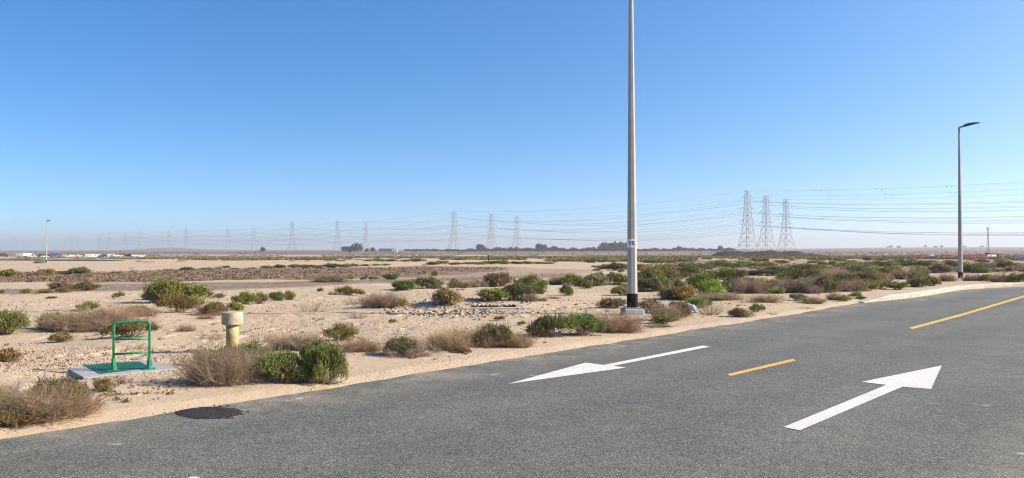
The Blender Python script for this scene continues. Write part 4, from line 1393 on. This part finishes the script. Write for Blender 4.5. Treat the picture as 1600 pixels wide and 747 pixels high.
def pylon_body(mb_, k=1.0):
    k *= .8
    lv = [0, 8, 16, 24, 31.5, 37, 43, 48.5, 54, 58]
    sg = [(-1, -1), (1, -1), (1, 1), (-1, 1)]
    for a, b in zip(lv[:-1], lv[1:]):
        ha, hb = half(a), half(b)
        for q in range(4):
            x1, y1 = sg[q]; x2, y2 = sg[(q + 1) % 4]
            mb_.beam((x1 * ha, y1 * ha, a), (x1 * hb, y1 * hb, b), .42 * k)
            mb_.beam((x1 * ha, y1 * ha, a), (x2 * hb, y2 * hb, b), .20 * k)
            mb_.beam((x2 * ha, y2 * ha, a), (x1 * hb, y1 * hb, b), .20 * k)
            mb_.beam((x1 * hb, y1 * hb, b), (x2 * hb, y2 * hb, b), .26 * k)
            if b <= 24:
                mx_, my_ = (x1 + x2) / 2, (y1 + y2) / 2; hm = half((a + b) / 2)
                mb_.beam((x1 * hm, y1 * hm, (a + b) / 2), (x2 * hm, y2 * hm, (a + b) / 2), .16 * k)
    return mb_


def pylon_arm(mb_, z, ln, k=1.0, sides=(-1, 1)):
    k *= .85
    h = half(z); hu = half(z + 3)
    for s in sides:
        tip = (s * (h + ln), 0, z + .4)
        for y_ in (-1, 1):
            mb_.beam((s * h, y_ * h, z), tip, .24 * k); mb_.beam((s * hu, y_ * hu, z + 3), tip, .22 * k)
            for u in (.35, .68):
                pa = Vector((s * h, y_ * h, z)).lerp(Vector(tip), u); pb_ = Vector((s * hu, y_ * hu, z + 3)).lerp(Vector(tip), u)
                mb_.beam(pa, pb_, .14 * k)
            mb_.beam(Vector((s * h, y_ * h, z)).lerp(Vector(tip), .35), Vector((s * h, -y_ * h, z)).lerp(Vector(tip), .68), .12 * k)
    return mb_


def pylon_peak(mb_, k=1.0):
    h = half(58)
    for s in (-1, 1):
        tip = (s * 4.6, 0, PH + .6)
        for y_ in (-1, 1):
            mb_.beam((s * h, y_ * h, 58), tip, .22 * k); mb_.beam((s * h * .9, y_ * h * .9, PH), tip, .2 * k)
            mb_.beam((s * h, y_ * h, 58), (s * h * .9, y_ * h * .9, PH), .3 * k)
        mb_.beam((s * h * .9, -h * .9, PH), (s * h * .9, h * .9, PH), .22 * k); mb_.beam((-h * .9, s * h * .9, PH), (h * .9, s * h * .9, PH), .22 * k)
    return mb_


def make_pylon():
    r0_ = empty('pylon')
    pylon_body(MB()).build('lattice_body', M['steel'], r0_)
    for z, ln in ARMS:
        for s in (-1, 1):
            a = pylon_arm(MB(), z, ln, 1.0, (s,)).build('crossarm', M['steel'], r0_)
            mb_ = MB(); x_ = s * (half(z) + ln); prof = []
            for q in range(9): prof += [(.10, -q * .42), (.22, -q * .42 - .12), (.10, -q * .42 - .24)]
            mb_.lathe([(r_, z_) for r_, z_ in reversed(prof)], 6, (x_, 0, z + .4)); mb_.build('insulator', M['insul'], a)
    pylon_peak(MB()).build('peak', M['steel'], r0_)
    return r0_


far_mesh = pylon_body(MB(), .8); [pylon_arm(far_mesh, z, ln, .9) for z, ln in ARMS]; pylon_peak(far_mesh, .8)
far_mesh = far_mesh.mesh('pylon', M['steel'])
LINES = {
    'near': [(1168, 299.5), (710, 330), (457, 346.5), (291, 357.5), (196, 363), (112, 366.5), (24, 370)],
    'middle': [(1197, 307), (768, 335), (528, 346), (356, 357), (218, 361.5), (155, 365.5)],
    'back': [(1228, 312), (808, 338), (572, 346.5), (397, 356.5), (264, 360.5), (171, 363.5)],
}
WORDS = {1168: 'tallest, leftmost of the three close pylons right of the 192 lamp post', 1197: 'middle one of the three close pylons right of the 192 lamp post', 1228: 'rightmost and shortest lattice pylon of the three close together',
         710: 'lattice pylon in the centre distance, leftmost and tallest of the middle three', 768: 'lattice pylon in the centre distance, second of the middle three', 808: 'lattice pylon in the centre distance, closest to the 192 lamp post',
         457: 'distant lattice pylon left of centre, leftmost of its three', 528: 'distant lattice pylon just left of the dark tree clump', 572: 'distant lattice pylon just right of the dark tree clump',
         356: 'faint hazy pylon, third from right in the left sky', 397: 'faint hazy pylon standing by the lone tree on the left horizon', 291: 'faint hazy pylon above the low far hill', 264: 'faint hazy pylon left of the low far hill',
         218: 'very faint pylon above the row of white cabins, right one', 196: 'very faint pylon above the row of white cabins, second from right', 171: 'very faint pylon above the white cabins, taller of the left pair', 155: 'very faint pylon above the white cabins, left of the left pair',
         112: 'barely visible hazy pylon just right of the distant lamp post', 24: 'barely visible hazy pylon near the left frame edge'}
POS = {}
proto_p = make_pylon(); used = False
for nm, ls in LINES.items():
    pts = []
    for px, ty in ls:
        v = ray(px, ty)
        Z = (PH - CAM_H + .5) / v[2] if v[2] > 0 else 800
        Z = min(Z, 3900)
        gx = v[0] * Z; g = float(ground(np.array([gx]), np.array([Z]))[0])
        Z = (PH + g - CAM_H) / v[2]; Z = min(Z, 3900)
        pts.append((v[0] * Z, Z, g, px))
    # the next pylon of each line, beyond the right frame edge
    d = np.array(pts[0][:2]) - np.array(pts[1][:2])
    nx_ = np.array(pts[0][:2]) + d * 1.0
    g = float(ground(np.array([nx_[0]]), np.array([nx_[1]]))[0])
    POS[nm] = [(nx_[0], nx_[1], g, None)] + pts
    for k, (x, y, g, px) in enumerate(POS[nm]):
        a = POS[nm][max(k - 1, 0)]; b = POS[nm][min(k + 1, len(POS[nm]) - 1)]
        rz = math.atan2(b[1] - a[1], b[0] - a[0]) + math.pi / 2
        POS[nm][k] = (x, y, g, px, rz)
        if px is None: continue
        if px >= 450:
            o = proto_p if not used else dup_tree(proto_p); used = True
        else:
            o = bpy.data.objects.new('pylon', far_mesh); C.objects.link(o)
        o.location = (x, y, g); o.rotation_euler = (0, 0, rz)
        tag(o, WORDS[px], 'pylon', 'lattice pylons of the power lines')


def att(pt, side, level):
    x, y, g, px, rz = pt
    if level < 3: z = ARMS[level][0] + .4 - 3.7; r_ = half(ARMS[level][0]) + ARMS[level][1]
    else: z = PH + .6; r_ = 4.6
    return Vector((x + math.cos(rz) * r_ * side, y + math.sin(rz) * r_ * side, g + z))


SP = ['off the right frame edge to the three close pylons', 'from the three close pylons behind the 192 lamp post', 'between the middle three and the pylons by the tree clump', 'into the left distance past the lone tree', 'through the far left haze', 'through the far left haze', 'x', 'x']
LNW = {'near': 'closest and highest of three', 'middle': 'middle of three', 'back': 'rearmost and lowest of three'}
SPW = ['leaving the frame at the right', 'passing behind the 192 lamp post', 'left of the centre pylons', 'above the lone left tree', 'above the low left hill', 'above the white cabins', 'at the far left']
for nm in LINES:
    for k in range(len(POS[nm]) - 1):
        a, b = POS[nm][k], POS[nm][k + 1]
        if k > 5: continue
        ol = empty('power_line', (0, 0, 0))
        span = math.hypot(a[0] - b[0], a[1] - b[1])
        tag(ol, f'span of overhead cables {SPW[k]}, {LNW[nm]}', 'power line', 'overhead power line spans')
        for lv in range(4):
            for s in (-1, 1):
                A_, B_ = att(a, s, lv), att(b, s, lv)
                # arms of neighbouring pylons face the same way
                if (A_ - B_).length > (A_ - att(b, -s, lv)).length + .5: B_ = att(b, -s, lv)
                sag = (.024 if lv < 3 else .016) * span
                nn_ = 28; pts = []
                for q in range(nn_ + 1):
                    u = q / nn_; p_ = A_.lerp(B_, u); p_.z -= sag * 4 * u * (1 - u); pts.append(p_)
                rad = .07 if lv < 3 else .035
                if k >= 3: rad *= 1.25
                c_ = MB().tube(pts, rad, 4, False).build('cable' if lv < 3 else 'earth_wire', M['cable'], ol)
                if lv == 3 and k == 0 and (s == 1 or nm != 'back'):
                    for q in range(3, 27, 3):
                        p_ = pts[q]
                        if q == 3: bmesh_ball = MB().lathe([(.02, -.45), (.32, -.32), (.45, 0), (.32, .32), (.02, .45)], 8).mesh('marker_ball', M['ball'])
                        bo = link('marker_ball', bmesh_ball, c_); bo.location = p_

# ------------------------------------------------------------------ spoil heap
rng = np.random.default_rng(40)
Zs = 455.0
x0, _, g0 = at_depth(1112, Zs); x1, _, g1 = at_depth(1300, Zs)
nx, ny = 240, 34
vv = []; Lw = x1 - x0
for a in range(nx + 1):
    for b in range(ny + 1):
        u = a / nx; v_ = b / ny
        x = x0 + Lw * u; y = Zs - 7 + 18 * v_
        prof = math.sin(math.pi * v_) ** .7
        ends = min(1, u / .07) * min(1, (1 - u) / .16)
        lump = .62 + .55 * float(fbm(np.array([x / 5.5]), np.array([y / 5.5]), 55, 4)[0]) + .25 * float(vnoise(np.array([x / 1.6]), np.array([y / 1.6]), 66)[0])
        hgt = 3.3 * prof * ends ** .7 * lump * (1 - .35 * sstep(.68, .8, np.array(u)))
        gg = float(np.interp(math.hypot(x, y), TY, TZ))
        vv.append((x - (x0 + x1) / 2, y - Zs, gg - .25 + float(hgt) - g0))
ff = [(a * (ny + 1) + b, (a + 1) * (ny + 1) + b, (a + 1) * (ny + 1) + b + 1, a * (ny + 1) + b + 1) for a in range(nx) for b in range(ny)]
sh = MB().add(vv, ff).build('spoil_heap', M['spoil']); sh.location = ((x0 + x1) / 2, Zs, g0)
tag(sh, 'long low dark heap of excavated earth below the three close pylons', 'spoil heap')

# ------------------------------------------------------------------ distant trees
rg2 = np.random.default_rng(9)


def crown_proto(rng, n_):
    V_, F_, T_ = leaf_proto(rng, n_, 6, .16, .05, 9, .2)
    V_ = V_.copy(); V_[:, 2] = V_[:, 2] * 1.5 + .16
    return np_mesh('crown', V_, F_, M['leaf'], T_)


CR = [crown_proto(rg2, 170) for _ in range(5)]
TR_ = MB().tube([(0, 0, -.05), (.01, 0, .15), (0, .01, .34)], [.03, .024, .015], 6)
for a in range(5): TR_.tube([(0, 0, .2), (.16 * math.cos(a * 1.3), .16 * math.sin(a * 1.3), .42)], [.014, .006], 5)
trunk_me = TR_.mesh('trunk', M['bark'])
TREES = []


def tree(px, Z, wpx, hpx, label, group, col_=(.040, .058, .032)):
    x, y, g = at_depth(px, Z)
    W_ = wpx / F * Z; H_ = hpx / F * Z
    o = empty('tree', (x, y, g - .1)); o.scale = (W_, W_ * .9, H_ / .82); o.rotation_euler = (0, 0, random.choice((0, 3.14)))
    c_ = link('crown', random.choice(CR), o); c_.color = (*[q * random.uniform(.85, 1.2) for q in col_], 1)
    link('trunk', trunk_me, o)
    tag(o, label, 'tree', group)
    TREES.append(o)


rs_ = random.Random(21)
BIG = [(541, 13, 6.5, 'low left tree of the dark clump beside the distant hazy pylons'), (549, 9, 4.5, 'small tree between the two taller ones of the dark clump'), (558, 13, 9.5, 'tallest tree of the dark clump beside the distant hazy pylons'), (582, 6, 5, 'small lone tree just left of the distant flat-roofed building'), (573, 5, 4, 'tiny tree between the dark clump and the flat-roofed building'),
       (750, 10, 8.5, 'tall tree standing above the treeline left of the centre pylon'), (842, 9, 9, 'dense dark tree standing above the treeline, left of a pair'), (850, 8, 8, 'dense dark tree touching the left one of a pair above the treeline'), (867, 9, 6, 'rounded tree above the treeline right of the dark pair'),
       (945, 14, 9.5, 'large dome-shaped tree left of the 192 lamp post on the horizon'), (958, 14, 10, 'largest dark dome-shaped tree on the horizon left of the 192 lamp post'), (972, 13, 10, 'broad dark tree on the horizon touching the 192 lamp post'), (981, 11, 9, 'broad dark tree on the horizon half hidden by the 192 lamp post'),
       (1062, 7, 5.5, 'slightly taller tree in the treeline left of the three close pylons'), (1126, 6, 6, 'pointed taller tree near the right end of the treeline'), (411, 6, 5.5, 'lone tree on the left horizon beside a faint pylon')]
for px, wp, hp, lab in BIG:
    tree(px, 980 if px < 600 else 1000, wp * 1.15, hp, lab, 'taller trees on the horizon')
px = 700
while px < 1150:
    wp = rs_.uniform(5, 10); hp = rs_.uniform(2.7, 4.9)
    if px > 990: hp *= .8
    if px < 740: hp *= .8
    tree(px, rs_.uniform(990, 1060), wp * 1.25, hp, 'low bushy dark green tree merged into the long treeline on the horizon', 'low trees of the horizon treeline')
    px += wp * .78
px = 636
while px < 705:
    wp = rs_.uniform(6, 10)
    tree(px, 1150, wp, rs_.uniform(1.8, 2.8), 'very low hazy tree in the thin treeline left of the centre pylon', 'very low trees of the thin horizon line', (.06, .07, .05))
    px += wp * .9
for px in (1388, 1392, 1405, 1446, 1462, 1471, 1507, 1534):
    tree(px, 2300, rs_.uniform(3, 5), rs_.uniform(1.6, 3.0), 'tiny hazy tree dotted on the far ridge at the right', 'tiny trees on the far right ridge', (.06, .065, .055))


# ------------------------------------------------------------------ far vehicles, cabins, barriers, mast
def car_mesh(parent, paint, kind):
    L = 4.7 if kind != 'truck' else 7.5; W_ = 1.85 if kind != 'truck' else 2.3
    prof = {'car': [(-2.35, .45), (-2.35, .95), (-1.5, 1.02), (-1.0, 1.5), (.7, 1.5), (1.45, 1.0), (2.3, .85), (2.35, .45)],
            'suv': [(-2.35, .5), (-2.35, 1.1), (-2.2, 1.85), (.5, 1.85), (1.25, 1.15), (2.3, 1.0), (2.35, .5)],
            'truck': [(-3.7, .7), (-3.7, 2.9), (1.7, 2.9), (1.75, 2.3), (2.9, 2.25), (3.4, 1.4), (3.6, .6)]}[kind]
    mb_ = MB(); v = [(x, -W_ / 2, z) for x, z in prof] + [(x, W_ / 2, z) for x, z in prof]; k = len(prof)
    f = [tuple(range(k)), tuple(reversed(range(k, 2 * k)))] + [(q, q + k, (q + 1) % k + k, (q + 1) % k) for q in range(k)]
    mb_.add(v, f).build('body', paint, parent)
    g_ = {'car': (-.95, .65, 1.03, 1.42), 'suv': (-1.95, .5, 1.2, 1.75), 'truck': (1.9, 2.9, 1.5, 2.15)}[kind]
    mb_ = MB()
    for s in (-1, 1): mb_.add([(g_[0] - .3, s * (W_ / 2 + .012), g_[2]), (g_[1] + .5, s * (W_ / 2 + .012), g_[2]), (g_[1], s * (W_ / 2 + .012), g_[3]), (g_[0], s * (W_ / 2 + .012), g_[3])], [(0, 1, 2, 3)])
    mb_.build('side_windows', M['glass'], parent)
    xs = (-1.45, 1.4) if kind != 'truck' else (-2.3, 2.4); rw = .34 if kind != 'truck' else .48
    for x in xs:
        for s in (-1, 1): MB().tube([(x, s * (W_ / 2 - .2), rw), (x, s * (W_ / 2 + .03), rw)], rw, 12).build('wheel', M['rubber'], parent)


def vehicle(px, Z, kind, paint, rz, label, sc=1.0):
    x, y, g = at_depth(px, Z)
    o = empty('parked_truck' if kind == 'truck' else 'parked_car', (x, y, g), rz + .35); o.scale = (sc, sc, sc)
    car_mesh(o, M[paint], kind)
    tag(o, label, 'truck' if kind == 'truck' else 'car', 'vehicles parked in the distance'); return o


def cabin(px, Z, wpx, hpx, mat, label, name='site_cabin'):
    x, y, g = at_depth(px, Z); W_ = wpx / F * Z * 1.08; H_ = hpx / F * Z * 1.3
    o = empty(name, (x, y, g), .5 + random.uniform(-.08, .08))
    MB().box((0, 0, H_ / 2 - .1), (W_, 3.2, H_ + .2)).build('wall', M[mat], o)
    MB().box((0, 0, H_ + .06), (W_ + .4, 3.6, .14)).build('roof', M['rooff'] if mat != 'cabin' else M['cabin'], o)
    k = max(1, int(W_ / 4))
    for q in range(k):
        xx = -W_ / 2 + (q + .5) * W_ / k
        MB().box((xx + .7, -1.605, H_ * .62), (1.0, .02, H_ * .26)).build('window', M['glass'], o)
        if q % 2 == 0: MB().box((xx - .8, -1.605, H_ * .4), (.85, .02, H_ * .76)).build('door', M['rooff'], o)
    tag(o, label, 'cabin', 'site cabins in the left distance'); return o


ZL = 560
cabin(111, ZL, 21, 3.0, 'cream', 'long cream site cabin right of the distant lamp post')
cabin(148, ZL, 24, 3.4, 'cabin', 'longest white site cabin in the left distance')
cabin(173, ZL, 8, 3.4, 'cabin', 'short white site cabin right of the longest one')
cabin(222, ZL + 20, 8, 1.9, 'cabin', 'lowest white site cabin at the right end of the row')
vehicle(4, ZL, 'truck', 'cred', .1, 'dark red truck at the left frame edge in the distance')
vehicle(35, ZL + 10, 'truck', 'rooff', .2, 'greyish truck between the dark red and the white truck')
vehicle(46, ZL, 'truck', 'cwhite', 0.1, 'white box truck left of the distant lamp post')
vehicle(51, ZL - 20, 'car', 'cwhite', .05, 'white car parked in front of the white box truck')
vehicle(66, ZL, 'suv', 'cdark', .2, 'dark car just left of the distant lamp post', 1.15)
vehicle(70.5, ZL - 25, 'car', 'cwhite', .1, 'white car at the foot of the distant lamp post')
vehicle(77, ZL, 'suv', 'cdark', 0, 'dark car just right of the distant lamp post', 1.1)
vehicle(87, ZL, 'truck', 'cblue', .1, 'dark blue truck right of the distant lamp post')
vehicle(95.5, ZL - 10, 'suv', 'blue', .2, 'lighter blue vehicle beside the dark blue truck')
vehicle(125, ZL, 'car', 'cwhite', .3, 'white car between the cream and the white cabin')
vehicle(131, ZL + 8, 'suv', 'cred', .3, 'maroon car left of the longest white cabin')
vehicle(163, ZL, 'suv', 'cred', .2, 'reddish brown vehicle between two white cabins')
vehicle(182, ZL, 'suv', 'cwhite', .3, 'white car right of the short white cabin')
vehicle(189, ZL, 'car', 'cwhite', .1, 'white car in front of the dark bushes, left one')
vehicle(211, ZL, 'suv', 'cwhite', .2, 'white car right of the dark bushes')
for q, px in enumerate((193, 198, 203, 206)):
    tree(px, ZL + 6, 7, 3.2 - .3 * (q % 2), ['dark bush-like tree at the left end of the clump by the white cars', 'dark bush-like tree, second in the clump by the white cars', 'dark bush-like tree, third in the clump by the white cars', 'dark bush-like tree at the right end of the clump by the white cars'][q], 'dark trees by the white cars')

# flat-roofed building
x, y, g = at_depth(606, 1000)
bd = empty('flat_roofed_building', (x, y, g))
MB().box((-3, 0, 2.0), (16, 6, 4.0)).build('wall', M['rooff'], bd)
MB().box((-1, 0, 4.25), (21, 8, .5)).build('roof', M['head'], bd)
MB().box((10.5, -1, 1.5), (4.6, 5, 3.0)).build('annex', M['cabin'], bd)
MB().box((-6.0, -3.2, 1.4), (2.2, .3, 2.0)).build('door', M['cabin'], bd)
for q in range(4): MB().box((-10.6 + q * 6.2, -3.8, 2.0), (.35, .35, 4.0)).build('column', M['rooff'], bd)
tag(bd, 'distant dark flat-roofed building with a white annex on the left horizon', 'building')

# barriers at the right
def barrier_mesh(nm_):
    mb_ = MB()
    prof = [(-.30, 0), (-.30, .12), (-.22, .28), (-.12, .55), (-.10, 1.0), (.10, 1.0), (.12, .55), (.22, .28), (.30, .12), (.30, 0)]
    xs = [-.95, -.90, -.35, -.25, .25, .35, .90, .95]; v = []
    for i_, x in enumerate(xs):
        k = 1.0 if i_ not in (0, 7) else .85
        for y_, z in prof: v.append((x, y_ * k, z + (.03 if 3 <= i_ <= 4 and z == 1.0 else 0)))
    kk = len(prof)
    f = [(a * kk + b, a * kk + (b + 1) % kk, (a + 1) * kk + (b + 1) % kk, (a + 1) * kk + b) for a in range(len(xs) - 1) for b in range(kk)]
    f += [tuple(range(kk)), tuple(reversed(range((len(xs) - 1) * kk, len(xs) * kk)))]
    return mb_.add(v, f)


BM = {c: barrier_mesh(c).mesh('traffic_barrier', M[c]) for c in ('red', 'wplastic', 'blue')}
ZB = 235


def barrier(px, Z, c, label, grp, rz=0.0):
    x, y, g = at_depth(px, Z)
    o = bpy.data.objects.new('traffic_barrier', BM[c]); C.objects.link(o); o.location = (x, y, g); o.rotation_euler = (0, 0, rz)
    tag(o, label, 'barrier', grp)


rb = [1507.5 + q * 10.1 * .5 * 2 for q in range(4)]
for q in range(5):
    barrier(1507 + q * 8.6, ZB, 'red', f'red plastic road barrier, {ORD[q]} from the left in the row behind the kerbside lamp post', 'red barriers in the row at the right')
for q, px in enumerate((1476, 1483)): barrier(px, ZB + 5, 'red', ['red plastic road barrier on its own left of the kerbside lamp post, left one', 'red plastic road barrier next to the kerbside lamp post, left of it'][q], 'red barriers left of the lamp')
for q, px in enumerate((1438, 1445, 1428)): barrier(px, ZB + 45, 'red', ['red barrier in the far group of three, middle one', 'red barrier in the far group of three, right one', 'red barrier in the far group of three, left and apart'][q], 'far red barriers')
for q, px in enumerate((1547, 1552.5)): barrier(px, ZB - 6, 'wplastic', ['white plastic road barrier next to the red row', 'white plastic road barrier beside the maroon pickup'][q], 'white barriers at the right', .25)
for q, px in enumerate((1589, 1597)): barrier(px, ZB + 4, 'blue', ['blue plastic barrier near the right frame edge, left one', 'blue plastic barrier at the right frame edge'][q], 'blue barriers at the right')
vehicle(1562, ZB + 4, 'suv', 'cred', .15, 'maroon car with pale front parked right of the red barriers', .72)
vehicle(1548, ZB + 45, 'suv', 'cdark', .1, 'dark vehicle parked behind the white barriers', .9)
vehicle(1456, ZB + 50, 'car', 'cwhite', .8, 'white car between the red barriers left of the kerbside lamp post', .8)
for px, wp in ((1382, 3.6), (1385, 2.6)):
    p = at(px, 397.5); bm = bmesh.new(); bmesh.ops.create_icosphere(bm, subdivisions=2, radius=.5)
    for vtx in bm.verts: vtx.co = vtx.co * random.uniform(.8, 1.15)
    me = bpy.data.meshes.new('boulder'); bm.to_mesh(me); bm.free(); me.materials.append(M['cream'])
    d = p[1]; o = link('boulder', me); o.location = (p[0], d, p[2] + .2); sz = wp / F * d; o.scale = (sz, sz, sz * .8)
    tag(o, 'pale cream boulder on the far plain, larger left one' if px == 1382 else 'pale cream boulder on the far plain, smaller right one', 'boulder', 'pale boulders')

# slender lattice mast
Zm = 520; x, y, g = at_depth(1544, Zm); Hm = (CAM_H - g) + (390 - 357.5) / F * Zm
ms = empty('mast', (x, y, g)); mb = MB()
sg = [(math.cos(a), math.sin(a)) for a in (.3, 2.4, 4.5)]
hw = lambda z: .75 * (1 - z / Hm) + .22
zs = np.linspace(0, Hm, 15)
for a, b in zip(zs[:-1], zs[1:]):
    for q in range(3):
        p1, p2 = sg[q], sg[(q + 1) % 3]
        mb.beam((p1[0] * hw(a), p1[1] * hw(a), a), (p1[0] * hw(b), p1[1] * hw(b), b), .16)
        mb.beam((p1[0] * hw(a), p1[1] * hw(a), a), (p2[0] * hw(b), p2[1] * hw(b), b), .07)
mb.build('lattice', M['steel'], ms)
mb = MB()
for q in range(3):
    a = q * 2.094 + .4; mb.box((.6 * math.cos(a), .6 * math.sin(a), Hm - .4), (.35, .35, 1.4), a)
mb.build('antenna', M['rooff'], ms)
MB().tube([(0, 0, Hm), (0, 0, Hm + .9)], .05, 6).build('rod', M['steel'], ms)
tag(ms, 'slender grey antenna mast beyond the red barriers at the right', 'mast')
print('shrubs', len(SHRUBS), 'trees', len(TREES), 'objects', len(C.objects))

for o in C.objects:
    if o.get('label') and len(o['label'].split()) > 16: print('LONG', o['label'])
